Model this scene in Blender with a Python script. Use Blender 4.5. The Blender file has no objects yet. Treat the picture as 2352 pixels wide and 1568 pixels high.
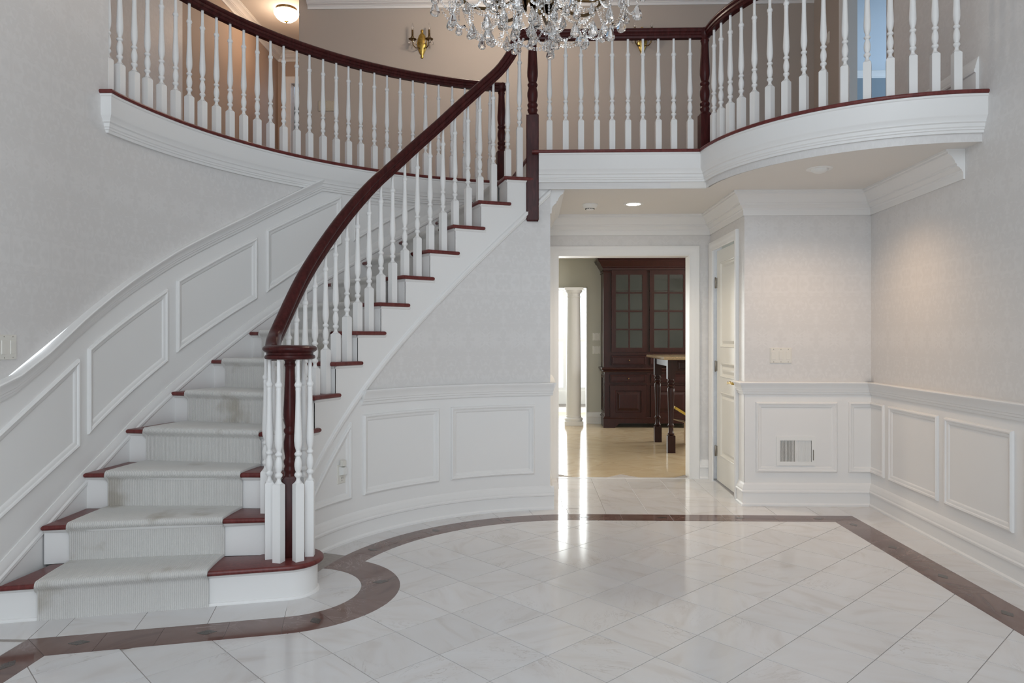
import bpy, bmesh, math, random
from math import sin, cos, pi, radians as rad, degrees as deg, atan2, hypot, sqrt
from mathutils import Vector, Matrix
random.seed(7)
SC = bpy.context.scene
COL = SC.collection

# ------------------------------------------------------------------ camera
cam_d = bpy.data.cameras.new('camera'); cam = bpy.data.objects.new('camera', cam_d); COL.objects.link(cam)
cam_d.sensor_width = 36.0; cam_d.lens = 1641.0 / 2352.0 * 36.0
cam_d.shift_y = (776.0 - 784.0) / 2352.0
cam_d.clip_start = 0.05
cam.location = (0, 0, 1.27); cam.rotation_euler = (rad(90), 0, math.atan(44 / 1641.0))
SC.camera = cam
# ------------------------------------------------------------------ world, lights, exposure
W = bpy.data.worlds.new('world'); SC.world = W; W.use_nodes = True
bg = W.node_tree.nodes['Background']; bg.inputs[0].default_value = (0.86, 0.93, 1.0, 1); bg.inputs[1].default_value = 1.5
SC.view_settings.view_transform = 'Standard'; SC.view_settings.look = 'None'
SC.view_settings.exposure = 0.12; SC.view_settings.gamma = 1.0
SC.view_settings.use_curve_mapping = False
try:
    SC.cycles.use_denoising = True
    SC.cycles.caustics_reflective = False; SC.cycles.caustics_refractive = False
    SC.cycles.max_bounces = 12; SC.cycles.diffuse_bounces = 6; SC.cycles.transmission_bounces = 8
    SC.cycles.sample_clamp_indirect = 6.0
except Exception:
    pass

def area(name, loc, rot, sx, sy, power, col=(1, 1, 1)):
    d = bpy.data.lights.new(name, 'AREA'); d.shape = 'RECTANGLE'; d.size = sx; d.size_y = sy
    d.energy = power; d.color = col
    o = bpy.data.objects.new(name, d); COL.objects.link(o); o.location = loc; o.rotation_euler = rot
    return o
def point(name, loc, power, col=(1, 1, 1), r=0.05):
    d = bpy.data.lights.new(name, 'POINT'); d.energy = power; d.color = col; d.shadow_soft_size = r
    o = bpy.data.objects.new(name, d); COL.objects.link(o); o.location = loc
    return o
def spot(name, loc, power, col, angle, blend, rot=(0, 0, 0), r=0.04):
    d = bpy.data.lights.new(name, 'SPOT'); d.energy = power; d.color = col; d.spot_size = rad(angle)
    d.spot_blend = blend; d.shadow_soft_size = r
    o = bpy.data.objects.new(name, d); COL.objects.link(o); o.location = loc; o.rotation_euler = rot
    return o
DAY = (0.82, 0.918, 1.0)
# daylight through the entry: glazed door with sidelights, and the tall window above it
area('entry_daylight', (0.1, -1.15, 1.15), (rad(90), 0, 0), 2.6, 2.1, 31, DAY)
area('upper_window_daylight', (0.1, -1.15, 3.75), (rad(90), 0, 0), 2.6, 2.0, 56, DAY)
# kitchen daylight: window wall on the right and the glazed breakfast room
area('kitchen_window_daylight', (3.85, 8.6, 1.55), (rad(90), 0, rad(90)), 2.4, 1.5, 104, (1, 0.97, 0.93))
area('breakfast_room_daylight', (-0.2, 13.3, 1.4), (rad(-90), 0, 0), 3.2, 2.2, 165, (0.95, 1.0, 1.0))
# bedroom daylight (blue room beyond the landing)
area('bedroom_daylight', (5.6, 6.4, 4.0), (rad(90), 0, rad(90)), 1.4, 1.5, 48, (0.66, 0.83, 1.0))
area('corridor_room_daylight', (-2.2, 11.6, 4.2), (rad(-90), 0, 0), 1.2, 1.2, 90, (0.85, 0.92, 1.0))

# ------------------------------------------------------------------ materials
def new_mat(name):
    m = bpy.data.materials.new(name); m.use_nodes = True
    nt = m.node_tree; b = nt.nodes['Principled BSDF']
    return m, nt, b
def N(nt, t, **kw):
    n = nt.nodes.new(t)
    for k, v in kw.items():
        if k.startswith('i_'):
            n.inputs[int(k[2:]) if k[2:].isdigit() else k[2:]].default_value = v
        else:
            setattr(n, k, v)
    return n
def ramp(nt, stops):
    n = nt.nodes.new('ShaderNodeValToRGB'); e = n.color_ramp.elements
    while len(e) < len(stops): e.new(0.5)
    for i, (p, c) in enumerate(stops):
        e[i].position = p; e[i].color = (c[0], c[1], c[2], 1)
    return n
def simple(name, col, rough=0.5, metal=0.0, bump=0.0, bscale=60, coat=0.0, var=0.0, spec=0.5):
    m, nt, b = new_mat(name); b.inputs['Specular IOR Level'].default_value = spec
    b.inputs['Base Color'].default_value = (*col, 1); b.inputs['Roughness'].default_value = rough
    b.inputs['Metallic'].default_value = metal
    if coat: b.inputs['Coat Weight'].default_value = coat; b.inputs['Coat Roughness'].default_value = 0.08
    tc = N(nt, 'ShaderNodeTexCoord')
    no = N(nt, 'ShaderNodeTexNoise'); no.inputs['Scale'].default_value = bscale; no.inputs['Detail'].default_value = 4
    nt.links.new(tc.outputs['Object'], no.inputs['Vector'])
    if var:
        r = ramp(nt, [(0.3, tuple(c * (1 - var) for c in col)), (0.7, tuple(min(1, c * (1 + var)) for c in col))])
        nt.links.new(no.outputs['Fac'], r.inputs['Fac']); nt.links.new(r.outputs['Color'], b.inputs['Base Color'])
    if bump:
        bp = N(nt, 'ShaderNodeBump'); bp.inputs['Strength'].default_value = bump; bp.inputs['Distance'].default_value = 0.002
        nt.links.new(no.outputs['Fac'], bp.inputs['Height']); nt.links.new(bp.outputs['Normal'], b.inputs['Normal'])
    return m

def wallpaper(name, base, light, warm):
    """tone on tone damask: mirrored flourishes, drawn in wall coordinates (UV in metres)"""
    m, nt, b = new_mat(name); L = nt.links.new
    uv = N(nt, 'ShaderNodeUVMap'); sep = N(nt, 'ShaderNodeSeparateXYZ'); L(uv.outputs['UV'], sep.inputs[0])
    def mth(op, a, bval=None, c=None):
        n = N(nt, 'ShaderNodeMath', operation=op)
        for i, v in enumerate((a, bval, c)):
            if v is None: continue
            if isinstance(v, (int, float)): n.inputs[i].default_value = v
            else: L(v, n.inputs[i])
        return n.outputs[0]
    u = mth('PINGPONG', sep.outputs[0], 0.135)
    col = mth('FLOOR', mth('DIVIDE', mth('ADD', sep.outputs[0], 0.135), 0.27))
    v = mth('PINGPONG', mth('ADD', sep.outputs[1], mth('MULTIPLY', col, 0.0)), 0.42)
    cb = N(nt, 'ShaderNodeCombineXYZ'); L(u, cb.inputs[0]); L(v, cb.inputs[1])
    n1 = N(nt, 'ShaderNodeTexNoise'); n1.inputs['Scale'].default_value = 9; n1.inputs['Detail'].default_value = 3; n1.inputs['Distortion'].default_value = 1.4
    L(cb.outputs[0], n1.inputs['Vector'])
    n2 = N(nt, 'ShaderNodeTexVoronoi', feature='SMOOTH_F1'); n2.inputs['Scale'].default_value = 13; n2.inputs['Smoothness'].default_value = 0.6
    wv = N(nt, 'ShaderNodeVectorMath', operation='ADD'); L(cb.outputs[0], wv.inputs[0])
    sc = N(nt, 'ShaderNodeVectorMath', operation='SCALE'); L(n1.outputs['Color'], sc.inputs[0]); sc.inputs['Scale'].default_value = 0.20
    L(sc.outputs[0], wv.inputs[1]); L(wv.outputs[0], n2.inputs['Vector'])
    mot = mth('MULTIPLY', mth('SINE', mth('MULTIPLY', n2.outputs['Distance'], 11.0)), 0.4)
    st = N(nt, 'ShaderNodeMapRange'); L(mth('ADD', mot, mth('MULTIPLY', n1.outputs['Fac'], 0.9)), st.inputs[0])
    st.inputs[1].default_value = 0.15; st.inputs[2].default_value = 0.95
    # stipple and slow blotches
    n3 = N(nt, 'ShaderNodeTexNoise'); n3.inputs['Scale'].default_value = 90; n3.inputs['Detail'].default_value = 2; L(uv.outputs['UV'], n3.inputs['Vector'])
    n4 = N(nt, 'ShaderNodeTexNoise'); n4.inputs['Scale'].default_value = 1.7; n4.inputs['Detail'].default_value = 2; L(uv.outputs['UV'], n4.inputs['Vector'])
    fac = mth('ADD', mth('MULTIPLY', st.outputs[0], 0.62), mth('MULTIPLY', n3.outputs['Fac'], 0.38))
    mx = N(nt, 'ShaderNodeMixRGB'); mx.inputs[1].default_value = (*base, 1); mx.inputs[2].default_value = (*light, 1); L(fac, mx.inputs[0])
    mx2 = N(nt, 'ShaderNodeMixRGB'); L(mx.outputs[0], mx2.inputs[1]); mx2.inputs[2].default_value = (*warm, 1)
    L(mth('MULTIPLY', n4.outputs['Fac'], 0.35), mx2.inputs[0])
    L(mx2.outputs[0], b.inputs['Base Color'])
    b.inputs['Roughness'].default_value = 0.42; b.inputs['Specular IOR Level'].default_value = 0.4
    bp = N(nt, 'ShaderNodeBump'); bp.inputs['Strength'].default_value = 0.12; bp.inputs['Distance'].default_value = 0.002
    L(fac, bp.inputs['Height']); L(bp.outputs['Normal'], b.inputs['Normal'])
    return m

def marble(name, c0, c1, c2, vein, rough=0.07):
    m, nt, b = new_mat(name); L = nt.links.new
    oi = N(nt, 'ShaderNodeObjectInfo'); ge = N(nt, 'ShaderNodeNewGeometry')
    sc = N(nt, 'ShaderNodeMath', operation='MULTIPLY'); L(oi.outputs['Random'], sc.inputs[0]); sc.inputs[1].default_value = 60
    ad = N(nt, 'ShaderNodeVectorMath', operation='ADD'); L(ge.outputs['Position'], ad.inputs[0])
    cb = N(nt, 'ShaderNodeCombineXYZ'); L(sc.outputs[0], cb.inputs[0]); L(sc.outputs[0], cb.inputs[1]); L(sc.outputs[0], cb.inputs[2]); L(cb.outputs[0], ad.inputs[1])
    # each tile is turned its own way
    ro = N(nt, 'ShaderNodeVectorRotate', rotation_type='Z_AXIS'); L(ad.outputs[0], ro.inputs['Vector']); L(sc.outputs[0], ro.inputs['Angle'])
    mp = N(nt, 'ShaderNodeMapping'); mp.inputs['Scale'].default_value = (1.0, 2.6, 1.0); L(ro.outputs[0], mp.inputs[0])
    n1 = N(nt, 'ShaderNodeTexNoise'); n1.inputs['Scale'].default_value = 3.2; n1.inputs['Detail'].default_value = 7; n1.inputs['Distortion'].default_value = 0.9; L(mp.outputs[0], n1.inputs['Vector'])
    r1 = ramp(nt, [(0.30, c1), (0.45, c0), (0.72, c2)]); L(n1.outputs['Fac'], r1.inputs['Fac'])
    n2 = N(nt, 'ShaderNodeTexNoise'); n2.inputs['Scale'].default_value = 4.0; n2.inputs['Detail'].default_value = 9; n2.inputs['Roughness'].default_value = 0.62; n2.inputs['Distortion'].default_value = 1.6; L(mp.outputs[0], n2.inputs['Vector'])
    r2 = ramp(nt, [(0.484, (0, 0, 0)), (0.5, (1, 1, 1)), (0.516, (0, 0, 0))]); L(n2.outputs['Fac'], r2.inputs['Fac'])
    n3 = N(nt, 'ShaderNodeTexNoise'); n3.inputs['Scale'].default_value = 2.3; L(ad.outputs[0], n3.inputs['Vector'])
    r3 = ramp(nt, [(0.53, (0, 0, 0)), (0.72, (0.62, 0.62, 0.62))]); L(n3.outputs['Fac'], r3.inputs['Fac'])
    mu = N(nt, 'ShaderNodeMixRGB', blend_type='MULTIPLY'); mu.inputs[0].default_value = 1; L(r2.outputs[0], mu.inputs[1]); L(r3.outputs[0], mu.inputs[2])
    mx = N(nt, 'ShaderNodeMixRGB'); L(mu.outputs[0], mx.inputs[0]); L(r1.outputs[0], mx.inputs[1]); mx.inputs[2].default_value = (*vein, 1)
    hv = N(nt, 'ShaderNodeMixRGB', blend_type='MULTIPLY'); hv.inputs[0].default_value = 1; L(mx.outputs[0], hv.inputs[1])
    rr = ramp(nt, [(0, (0.93, 0.93, 0.93)), (1, (1.0, 1.0, 1.0))]); L(oi.outputs['Random'], rr.inputs['Fac']); L(rr.outputs[0], hv.inputs[2])
    L(hv.outputs[0], b.inputs['Base Color']); b.inputs['Roughness'].default_value = rough
    return m

def wood(name, dark, light, rough=0.22, scale=(6, 6, 1.2), coat=0.5, spec=0.4):
    m, nt, b = new_mat(name); L = nt.links.new
    tc = N(nt, 'ShaderNodeTexCoord'); mp = N(nt, 'ShaderNodeMapping'); mp.inputs['Scale'].default_value = scale; L(tc.outputs['Object'], mp.inputs[0])
    n1 = N(nt, 'ShaderNodeTexNoise'); n1.inputs['Scale'].default_value = 9; n1.inputs['Detail'].default_value = 6; n1.inputs['Distortion'].default_value = 0.7; L(mp.outputs[0], n1.inputs['Vector'])
    r = ramp(nt, [(0.32, dark), (0.7, light)]); L(n1.outputs['Fac'], r.inputs['Fac']); L(r.outputs[0], b.inputs['Base Color'])
    b.inputs['Roughness'].default_value = rough; b.inputs['Specular IOR Level'].default_value = spec; b.inputs['Coat Weight'].default_value = coat; b.inputs['Coat Roughness'].default_value = 0.12
    return m

M = {}
M['paint'] = simple('trim_paint', (0.79, 0.785, 0.775), 0.42, bump=0.04, bscale=25, spec=0.28)
M['door_paint'] = simple('door_paint', (0.78, 0.765, 0.71), 0.30, bump=0.04, bscale=25)
M['ceil'] = simple('ceiling_paint', (0.74, 0.715, 0.68), 0.75, bump=0.05, bscale=180)
M['paper'] = wallpaper('damask_wallpaper', (0.655, 0.643, 0.633), (0.74, 0.73, 0.723), (0.70, 0.668, 0.648))
M['hallpaint'] = simple('landing_wall_paint', (0.46, 0.405, 0.355), 0.7, bump=0.05, bscale=160)
M['corrpaint'] = simple('corridor_wall_paint', (0.44, 0.34, 0.27), 0.6, bump=0.05, bscale=160)
M['kitpaint'] = simple('kitchen_wall_paint', (0.555, 0.55, 0.485), 0.7, bump=0.05, bscale=160)
M['bluepaint'] = simple('bedroom_wall_paint', (0.60, 0.66, 0.72), 0.6, bump=0.05, bscale=160)
M['marble'] = marble('white_marble', (0.69, 0.675, 0.672), (0.635, 0.607, 0.592), (0.71, 0.706, 0.715), (0.38, 0.33, 0.30), 0.095)
M['brownmarble'] = marble('brown_marble', (0.155, 0.092, 0.078), (0.12, 0.07, 0.06), (0.19, 0.12, 0.105), (0.55, 0.42, 0.38), 0.08)
M['inset'] = simple('inset_stone', (0.075, 0.062, 0.055), 0.18, var=0.3, bscale=220)
M['beige'] = marble('beige_limestone', (0.58, 0.46, 0.30), (0.51, 0.39, 0.25), (0.62, 0.51, 0.35), (0.45, 0.33, 0.2), 0.12)
M['grout'] = simple('grout', (0.36, 0.33, 0.31), 0.9, var=0.1)
M['mahog'] = wood('mahogany', (0.036, 0.0072, 0.0072), (0.072, 0.016, 0.015), 0.28, (6, 6, 1.2), 0.0, 0.18)
M['nosing'] = wood('mahogany_tread', (0.105, 0.020, 0.018), (0.165, 0.036, 0.033), 0.32, (6, 6, 1.2), 0.0, 0.35)
M['hutch'] = wood('hutch_cherry', (0.019, 0.0055, 0.0046), (0.033, 0.0085, 0.007), 0.30, (6, 6, 1.2), 0.0, 0.3)
M['brass'] = simple('brass', (0.55, 0.37, 0.10), 0.28, 1.0, var=0.25, bscale=40)
M['bronze'] = simple('aged_bronze', (0.16, 0.105, 0.05), 0.35, 1.0, var=0.3, bscale=60)
M['steel'] = simple('hinge_steel', (0.30, 0.27, 0.23), 0.35, 1.0)
M['plastic'] = simple('ivory_plastic', (0.73, 0.71, 0.655), 0.35)
M['dim_ivory'] = simple('dimmed_ivory_plastic', (0.52, 0.46, 0.36), 0.4)  # ivory plastic with the landing's dim light put into its colour
M['whiteplastic'] = simple('white_plastic', (0.80, 0.80, 0.78), 0.35)
M['dark'] = simple('dark_gap', (0.03, 0.03, 0.03), 0.7)
M['granite'] = simple('granite', (0.36, 0.26, 0.15), 0.1, var=0.55, bscale=170)
M['card'] = simple('cardboard', (0.52, 0.38, 0.24), 0.8, var=0.06)
M['yellow'] = simple('yellow_frame', (0.62, 0.42, 0.06), 0.4)
M['cabin'] = simple('cabinet_inside', (0.10, 0.105, 0.10), 0.6)
def glass(name, rough=0.0, tint=(1, 1, 1)):
    m, nt, b = new_mat(name)
    b.inputs['Base Color'].default_value = (*tint, 1); b.inputs['Roughness'].default_value = rough
    b.inputs['Transmission Weight'].default_value = 1.0; b.inputs['IOR'].default_value = 1.5
    return m
M['crystal'] = glass('crystal'); M['crystal'].node_tree.nodes['Principled BSDF'].inputs['IOR'].default_value = 1.6
M['bulb'] = glass('clear_bulb')
def pane_mat():
    m, nt, b = new_mat('window_pane'); L = nt.links.new
    tr = N(nt, 'ShaderNodeBsdfTransparent'); tr.inputs[0].default_value = (0.92, 0.95, 0.94, 1)
    gl = N(nt, 'ShaderNodeBsdfGlossy'); gl.inputs['Roughness'].default_value = 0.02
    fr = N(nt, 'ShaderNodeFresnel'); fr.inputs[0].default_value = 1.5
    mx = N(nt, 'ShaderNodeMixShader'); L(fr.outputs[0], mx.inputs[0]); L(tr.outputs[0], mx.inputs[1]); L(gl.outputs[0], mx.inputs[2])
    L(mx.outputs[0], nt.nodes['Material Output'].inputs['Surface'])
    return m
M['pane'] = pane_mat()
def emit(name, col, s):
    m, nt, b = new_mat(name)
    b.inputs['Base Color'].default_value = (*col, 1); b.inputs['Emission Color'].default_value = (*col, 1); b.inputs['Emission Strength'].default_value = s
    b.inputs['Roughness'].default_value = 0.2
    return m
M['lampglass'] = emit('lit_alabaster', (1.0, 0.86, 0.68), 5.0)
M['lampdisc'] = emit('lit_lamp', (1.0, 0.90, 0.74), 14.0)
def carpet_mat():
    m, nt, b = new_mat('ribbed_carpet'); L = nt.links.new
    uv = N(nt, 'ShaderNodeUVMap')
    wv = N(nt, 'ShaderNodeTexWave', wave_type='BANDS', bands_direction='X'); wv.inputs['Scale'].default_value = 36; wv.inputs['Distortion'].default_value = 0.5
    wv.inputs['Detail'].default_value = 1.0
    L(uv.outputs['UV'], wv.inputs['Vector'])
    n1 = N(nt, 'ShaderNodeTexNoise'); n1.inputs['Scale'].default_value = 260; n1.inputs['Detail'].default_value = 2; L(uv.outputs['UV'], n1.inputs['Vector'])
    n2 = N(nt, 'ShaderNodeTexNoise'); n2.inputs['Scale'].default_value = 3.2; n2.inputs['Detail'].default_value = 4; L(uv.outputs['UV'], n2.inputs['Vector'])
    r2 = ramp(nt, [(0.42, (0.70, 0.69, 0.665)), (0.58, (0.68, 0.665, 0.64)), (0.70, (0.47, 0.435, 0.38))]); L(n2.outputs['Fac'], r2.inputs['Fac'])
    h = N(nt, 'ShaderNodeMath', operation='ADD'); L(wv.outputs['Fac'], h.inputs[0]); L(n1.outputs['Fac'], h.inputs[1])
    rr = ramp(nt, [(0.2, (0.80, 0.80, 0.80)), (0.9, (1, 1, 1))]); hm = N(nt, 'ShaderNodeMath', operation='MULTIPLY'); hm.inputs[1].default_value = 0.5
    L(h.outputs[0], hm.inputs[0]); L(hm.outputs[0], rr.inputs['Fac'])
    mu = N(nt, 'ShaderNodeMixRGB', blend_type='MULTIPLY'); mu.inputs[0].default_value = 1; L(r2.outputs[0], mu.inputs[1]); L(rr.outputs[0], mu.inputs[2])
    L(mu.outputs[0], b.inputs['Base Color']); b.inputs['Roughness'].default_value = 0.95; b.inputs['Sheen Weight'].default_value = 0.2
    bp = N(nt, 'ShaderNodeBump'); bp.inputs['Strength'].default_value = 0.6; bp.inputs['Distance'].default_value = 0.003
    L(h.outputs[0], bp.inputs['Height']); L(bp.outputs['Normal'], b.inputs['Normal'])
    return m
M['carpet'] = carpet_mat()

# ------------------------------------------------------------------ mesh helpers
def tag(o, label=None, cat=None, group=None, kind=None):
    if label: o['label'] = label
    if cat: o['category'] = cat
    if group: o['group'] = group
    if kind: o['kind'] = kind
    return o
def link(o, parent=None):
    COL.objects.link(o)
    if parent is not None: o.parent = parent; 
    return o
def make_mesh(name, verts, faces, mat=None, smooth=None, uvs=None):
    me = bpy.data.meshes.new(name); me.from_pydata([tuple(v) for v in verts], [], faces)
    if mat: me.materials.append(mat)
    if uvs is not None:
        ul = me.uv_layers.new(name='UVMap')
        for p in me.polygons:
            for li in p.loop_indices:
                ul.data[li].uv = uvs[me.loops[li].vertex_index]
    if smooth is not None:
        for p in me.polygons: p.use_smooth = True
        me.set_sharp_from_angle(angle=rad(smooth))
    me.update()
    return me
def obj(name, me, parent=None, loc=None, rz=0, kind=None):
    o = bpy.data.objects.new(name, me); link(o)
    if loc is not None: o.location = loc
    if rz: o.rotation_euler = (0, 0, rz)
    if parent is not None: o.parent = parent       # parents stay at the world origin unless a local location is given
    if kind: o['kind'] = kind
    return o
def empty(name, label, cat, loc=(0, 0, 0), group=None, rz=0):
    o = bpy.data.objects.new(name, None); link(o); o.location = loc; o.rotation_euler = (0, 0, rz)
    o.empty_display_size = 0.1
    return tag(o, label, cat, group)
class G:
    """collects shapes into one mesh"""
    def __init__(s): s.v = []; s.f = []; s.u = []
    def add(s, v, f, u=None):
        k = len(s.v); s.v += [Vector(p) for p in v]; s.f += [[i + k for i in q] for q in f]
        s.u += (u if u else [(0, 0)] * len(v)); return s
    def box(s, x0, x1, y0, y1, z0, z1, mat=None):
        v = [(x, y, z) for z in (z0, z1) for y in (y0, y1) for x in (x0, x1)]
        f = [(0, 2, 3, 1), (4, 5, 7, 6), (0, 1, 5, 4), (2, 6, 7, 3), (0, 4, 6, 2), (1, 3, 7, 5)]
        if mat: v = [mat @ Vector(p) for p in v]
        return s.add(v, f)
    def lathe(s, prof, n=16, loc=(0, 0, 0), mat=None, phase=0.0):
        v = []; f = []; m = len(prof)
        for i in range(n):
            a = 2 * pi * i / n + phase
            for r, z in prof: v.append((loc[0] + r * cos(a), loc[1] + r * sin(a), loc[2] + z))
        for i in range(n):
            j = (i + 1) % n
            for k in range(m - 1):
                f.append((i * m + k, j * m + k, j * m + k + 1, i * m + k + 1))
        if prof[0][0] > 1e-5: f.append([i * m for i in range(n)][::-1])
        if prof[-1][0] > 1e-5: f.append([i * m + m - 1 for i in range(n)])
        if mat: v = [mat @ Vector(p) for p in v]
        return s.add(v, f)
    def tube(s, pts, r, n=8):
        pts = [Vector(p) for p in pts]; v = []; f = []
        rs = r if isinstance(r, (list, tuple)) else [r] * len(pts)
        for i, p in enumerate(pts):
            t = (pts[min(i + 1, len(pts) - 1)] - pts[max(i - 1, 0)]).normalized()
            a = t.cross(Vector((0, 0, 1)))
            if a.length < 1e-3: a = t.cross(Vector((0, 1, 0)))
            a.normalize(); b = a.cross(t)
            for k in range(n):
                q = 2 * pi * k / n; v.append(p + (a * cos(q) + b * sin(q)) * rs[i])
        for i in range(len(pts) - 1):
            for k in range(n):
                f.append((i * n + k, i * n + (k + 1) % n, (i + 1) * n + (k + 1) % n, (i + 1) * n + k))
        f.append(list(range(n))[::-1]); f.append([(len(pts) - 1) * n + k for k in range(n)])
        return s.add(v, f)
    def sphere(s, c, r, n=8, m=6, sc=(1, 1, 1)):
        v = []; f = []
        prof = [(r * sin(pi * k / m), -r * cos(pi * k / m)) for k in range(m + 1)]
        prof[0] = (0, -r); prof[-1] = (0, r)
        mt = Matrix.Translation(c) @ Matrix.Diagonal((*sc, 1))
        return s.lathe(prof, n, mat=mt)
    def sweep(s, stations, prof, cap=True, closed=False, loop=False):
        """stations: (pos, out, up); profile points (out, up)"""
        m = len(prof); v = []; f = []; n = len(stations)
        for p, o, u in stations:
            for a, b in prof: v.append(Vector(p) + Vector(o) * a + Vector(u) * b)
        for i in range(n if loop else n - 1):
            j = (i + 1) % n
            for k in range(m if closed else m - 1):
                l = (k + 1) % m
                f.append((i * m + k, i * m + l, j * m + l, j * m + k))
        if cap and not loop:
            f.append([k for k in range(m)][::-1]); f.append([(n - 1) * m + k for k in range(m)])
        return s.add(v, f)
    def quadgrid(s, P, uv=None):
        """P[i][j] grid"""
        ni, nj = len(P), len(P[0]); v = [p for r in P for p in r]
        f = [(i * nj + j, (i + 1) * nj + j, (i + 1) * nj + j + 1, i * nj + j + 1) for i in range(ni - 1) for j in range(nj - 1)]
        return s.add(v, f, [q for r in uv for q in r] if uv else None)
    def prism(s, poly, z0, z1):
        n = len(poly); v = [(x, y, z0) for x, y in poly] + [(x, y, z1) for x, y in poly]
        f = [list(range(n))[::-1], list(range(n, 2 * n))] + [(i, (i + 1) % n, n + (i + 1) % n, n + i) for i in range(n)]
        return s.add(v, f)
    def mesh(s, name, mat, smooth=None, recalc=True):
        me = make_mesh(name, s.v, s.f, mat, None, s.u)
        if recalc:
            bm = bmesh.new(); bm.from_mesh(me); bmesh.ops.recalc_face_normals(bm, faces=bm.faces); bm.to_mesh(me); bm.free()
        if smooth is not None:
            for p in me.polygons: p.use_smooth = True
            me.set_sharp_from_angle(angle=rad(smooth))
        return me
    def obj(s, name, mat, parent=None, smooth=None, kind=None, recalc=True, loc=None):
        return obj(name, s.mesh(name, mat, smooth, recalc), parent, kind=kind, loc=loc)
def rounded_prism(poly, z0, z1, bev, name, mat, seg=3, parent=None):
    g = G().prism(poly, z0, z1); me = make_mesh(name, g.v, g.f, mat)
    bm = bmesh.new(); bm.from_mesh(me); bmesh.ops.recalc_face_normals(bm, faces=bm.faces)
    ed = [e for e in bm.edges if abs(e.verts[0].co.z - e.verts[1].co.z) < 1e-6]
    bmesh.ops.bevel(bm, geom=ed, offset=bev, segments=seg, profile=0.5, affect='EDGES', clamp_overlap=True)
    for f in bm.faces: f.smooth = True
    bm.to_mesh(me); bm.free(); me.set_sharp_from_angle(angle=rad(35))
    return obj(name, me, parent)
def interp(x, xs, ys):
    if x <= xs[0]: return ys[0] + (x - xs[0]) * (ys[1] - ys[0]) / (xs[1] - xs[0])
    for i in range(len(xs) - 1):
        if x <= xs[i + 1]: return ys[i] + (x - xs[i]) * (ys[i + 1] - ys[i]) / (xs[i + 1] - xs[i])
    return ys[-1] + (x - xs[-1]) * (ys[-1] - ys[-2]) / (xs[-1] - xs[-2])
def frange(a, b, n): return [a + (b - a) * i / n for i in range(n + 1)]
def catmull(P, n=6):
    out = []
    for i in range(len(P) - 1):
        p0, p1, p2, p3 = P[max(i - 1, 0)], P[i], P[i + 1], P[min(i + 2, len(P) - 1)]
        for k in range(n):
            t = k / n
            out.append([0.5 * (2 * b + (c - a) * t + (2 * a - 5 * b + 4 * c - d) * t * t + (3 * b - a - 3 * c + d) * t ** 3) for a, b, c, d in zip(p0, p1, p2, p3)])
    out.append(list(P[-1])); return out
def clip_half(poly, nx, ny, d):
    out = []; n = len(poly)
    for i in range(n):
        a, b = poly[i], poly[(i + 1) % n]
        da = nx * a[0] + ny * a[1] - d; db = nx * b[0] + ny * b[1] - d
        if da <= 0: out.append(a)
        if (da < 0 < db) or (db < 0 < da):
            t = da / (da - db); out.append((a[0] + (b[0] - a[0]) * t, a[1] + (b[1] - a[1]) * t))
    return out
def clip_convex(poly, conv):
    """conv counter-clockwise"""
    for i in range(len(conv)):
        a, b = conv[i], conv[(i + 1) % len(conv)]
        nx, ny = b[1] - a[1], -(b[0] - a[0])
        poly = clip_half(poly, nx, ny, nx * a[0] + ny * a[1])
        if len(poly) < 3: return []
    return poly
def poly_area(p): return abs(sum(p[i][0] * p[(i + 1) % len(p)][1] - p[(i + 1) % len(p)][0] * p[i][1] for i in range(len(p)))) / 2

# ------------------------------------------------------------------ key dimensions
CX, CY = 0.355, 3.635            # centre of the stair and of the curved walls
RI, RO = 1.70, 2.75              # under-stair wall and outer stair wall
ZF = 2.647                       # landing floor
ZC = 2.375                       # hall ceiling
ZT = 5.09                        # foyer ceiling
XL = CX - RO                     # straight part of the left wall
XR = 2.535                       # right wall
YJ = 5.475                       # jog wall
XH = 1.62                        # closet wall of the hall
XHL = 0.142                      # left wall of the hall
YD = 6.50                        # kitchen doorway wall
YB = 8.0                         # landing back wall
YF = -1.2                        # entry wall
BX, BY = -1.215, 3.57            # bullnose and starting newel
C2X, C2Y, R2 = 2.546, 5.336, 1.25
def pol(r, th): return (CX + r * cos(rad(th)), CY + r * sin(rad(th)))
def zt(k): return 0.1715 + 0.1904 * (k - 1)
# charts: (s, z, out) -> world
def chart_cyl(R):
    def f(th, z, o=0.0):
        x, y = pol(R - o, th); return Vector((x, y, z))
    return f
def chart_left(th, z, o=0.0):
    """outer stair wall: arc up to 180 degrees, then straight towards the entry (arc length kept in degrees)"""
    if th <= 180:
        x, y = pol(RO - o, th); return Vector((x, y, z))
    return Vector((XL + o, CY - rad(th - 180) * RO, z))
def chart_flat(x0, y0, dx, dy, nx, ny):
    def f(s, z, o=0.0): return Vector((x0 + dx * s + nx * o, y0 + dy * s + ny * o, z))
    return f
def wall_grid(ch, s0, s1, zlo, zhi, n, su=1.0):
    """wall strip between zlo(s) and zhi(s); su turns s into metres for the wallpaper"""
    g = G(); P = []; U = []
    for s in frange(s0, s1, n):
        a, b = zlo(s), zhi(s)
        P.append([ch(s, a), ch(s, b)]); U.append([(s * su, a), (s * su, b)])
    g.quadgrid(P, U); return g
FRAME_PROF = [(0.0, 0.0), (0.002, 0.012), (0.010, 0.018), (0.018, 0.015), (0.022, 0.009), (0.034, 0.008), (0.040, 0.004), (0.044, 0.0)]
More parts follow.
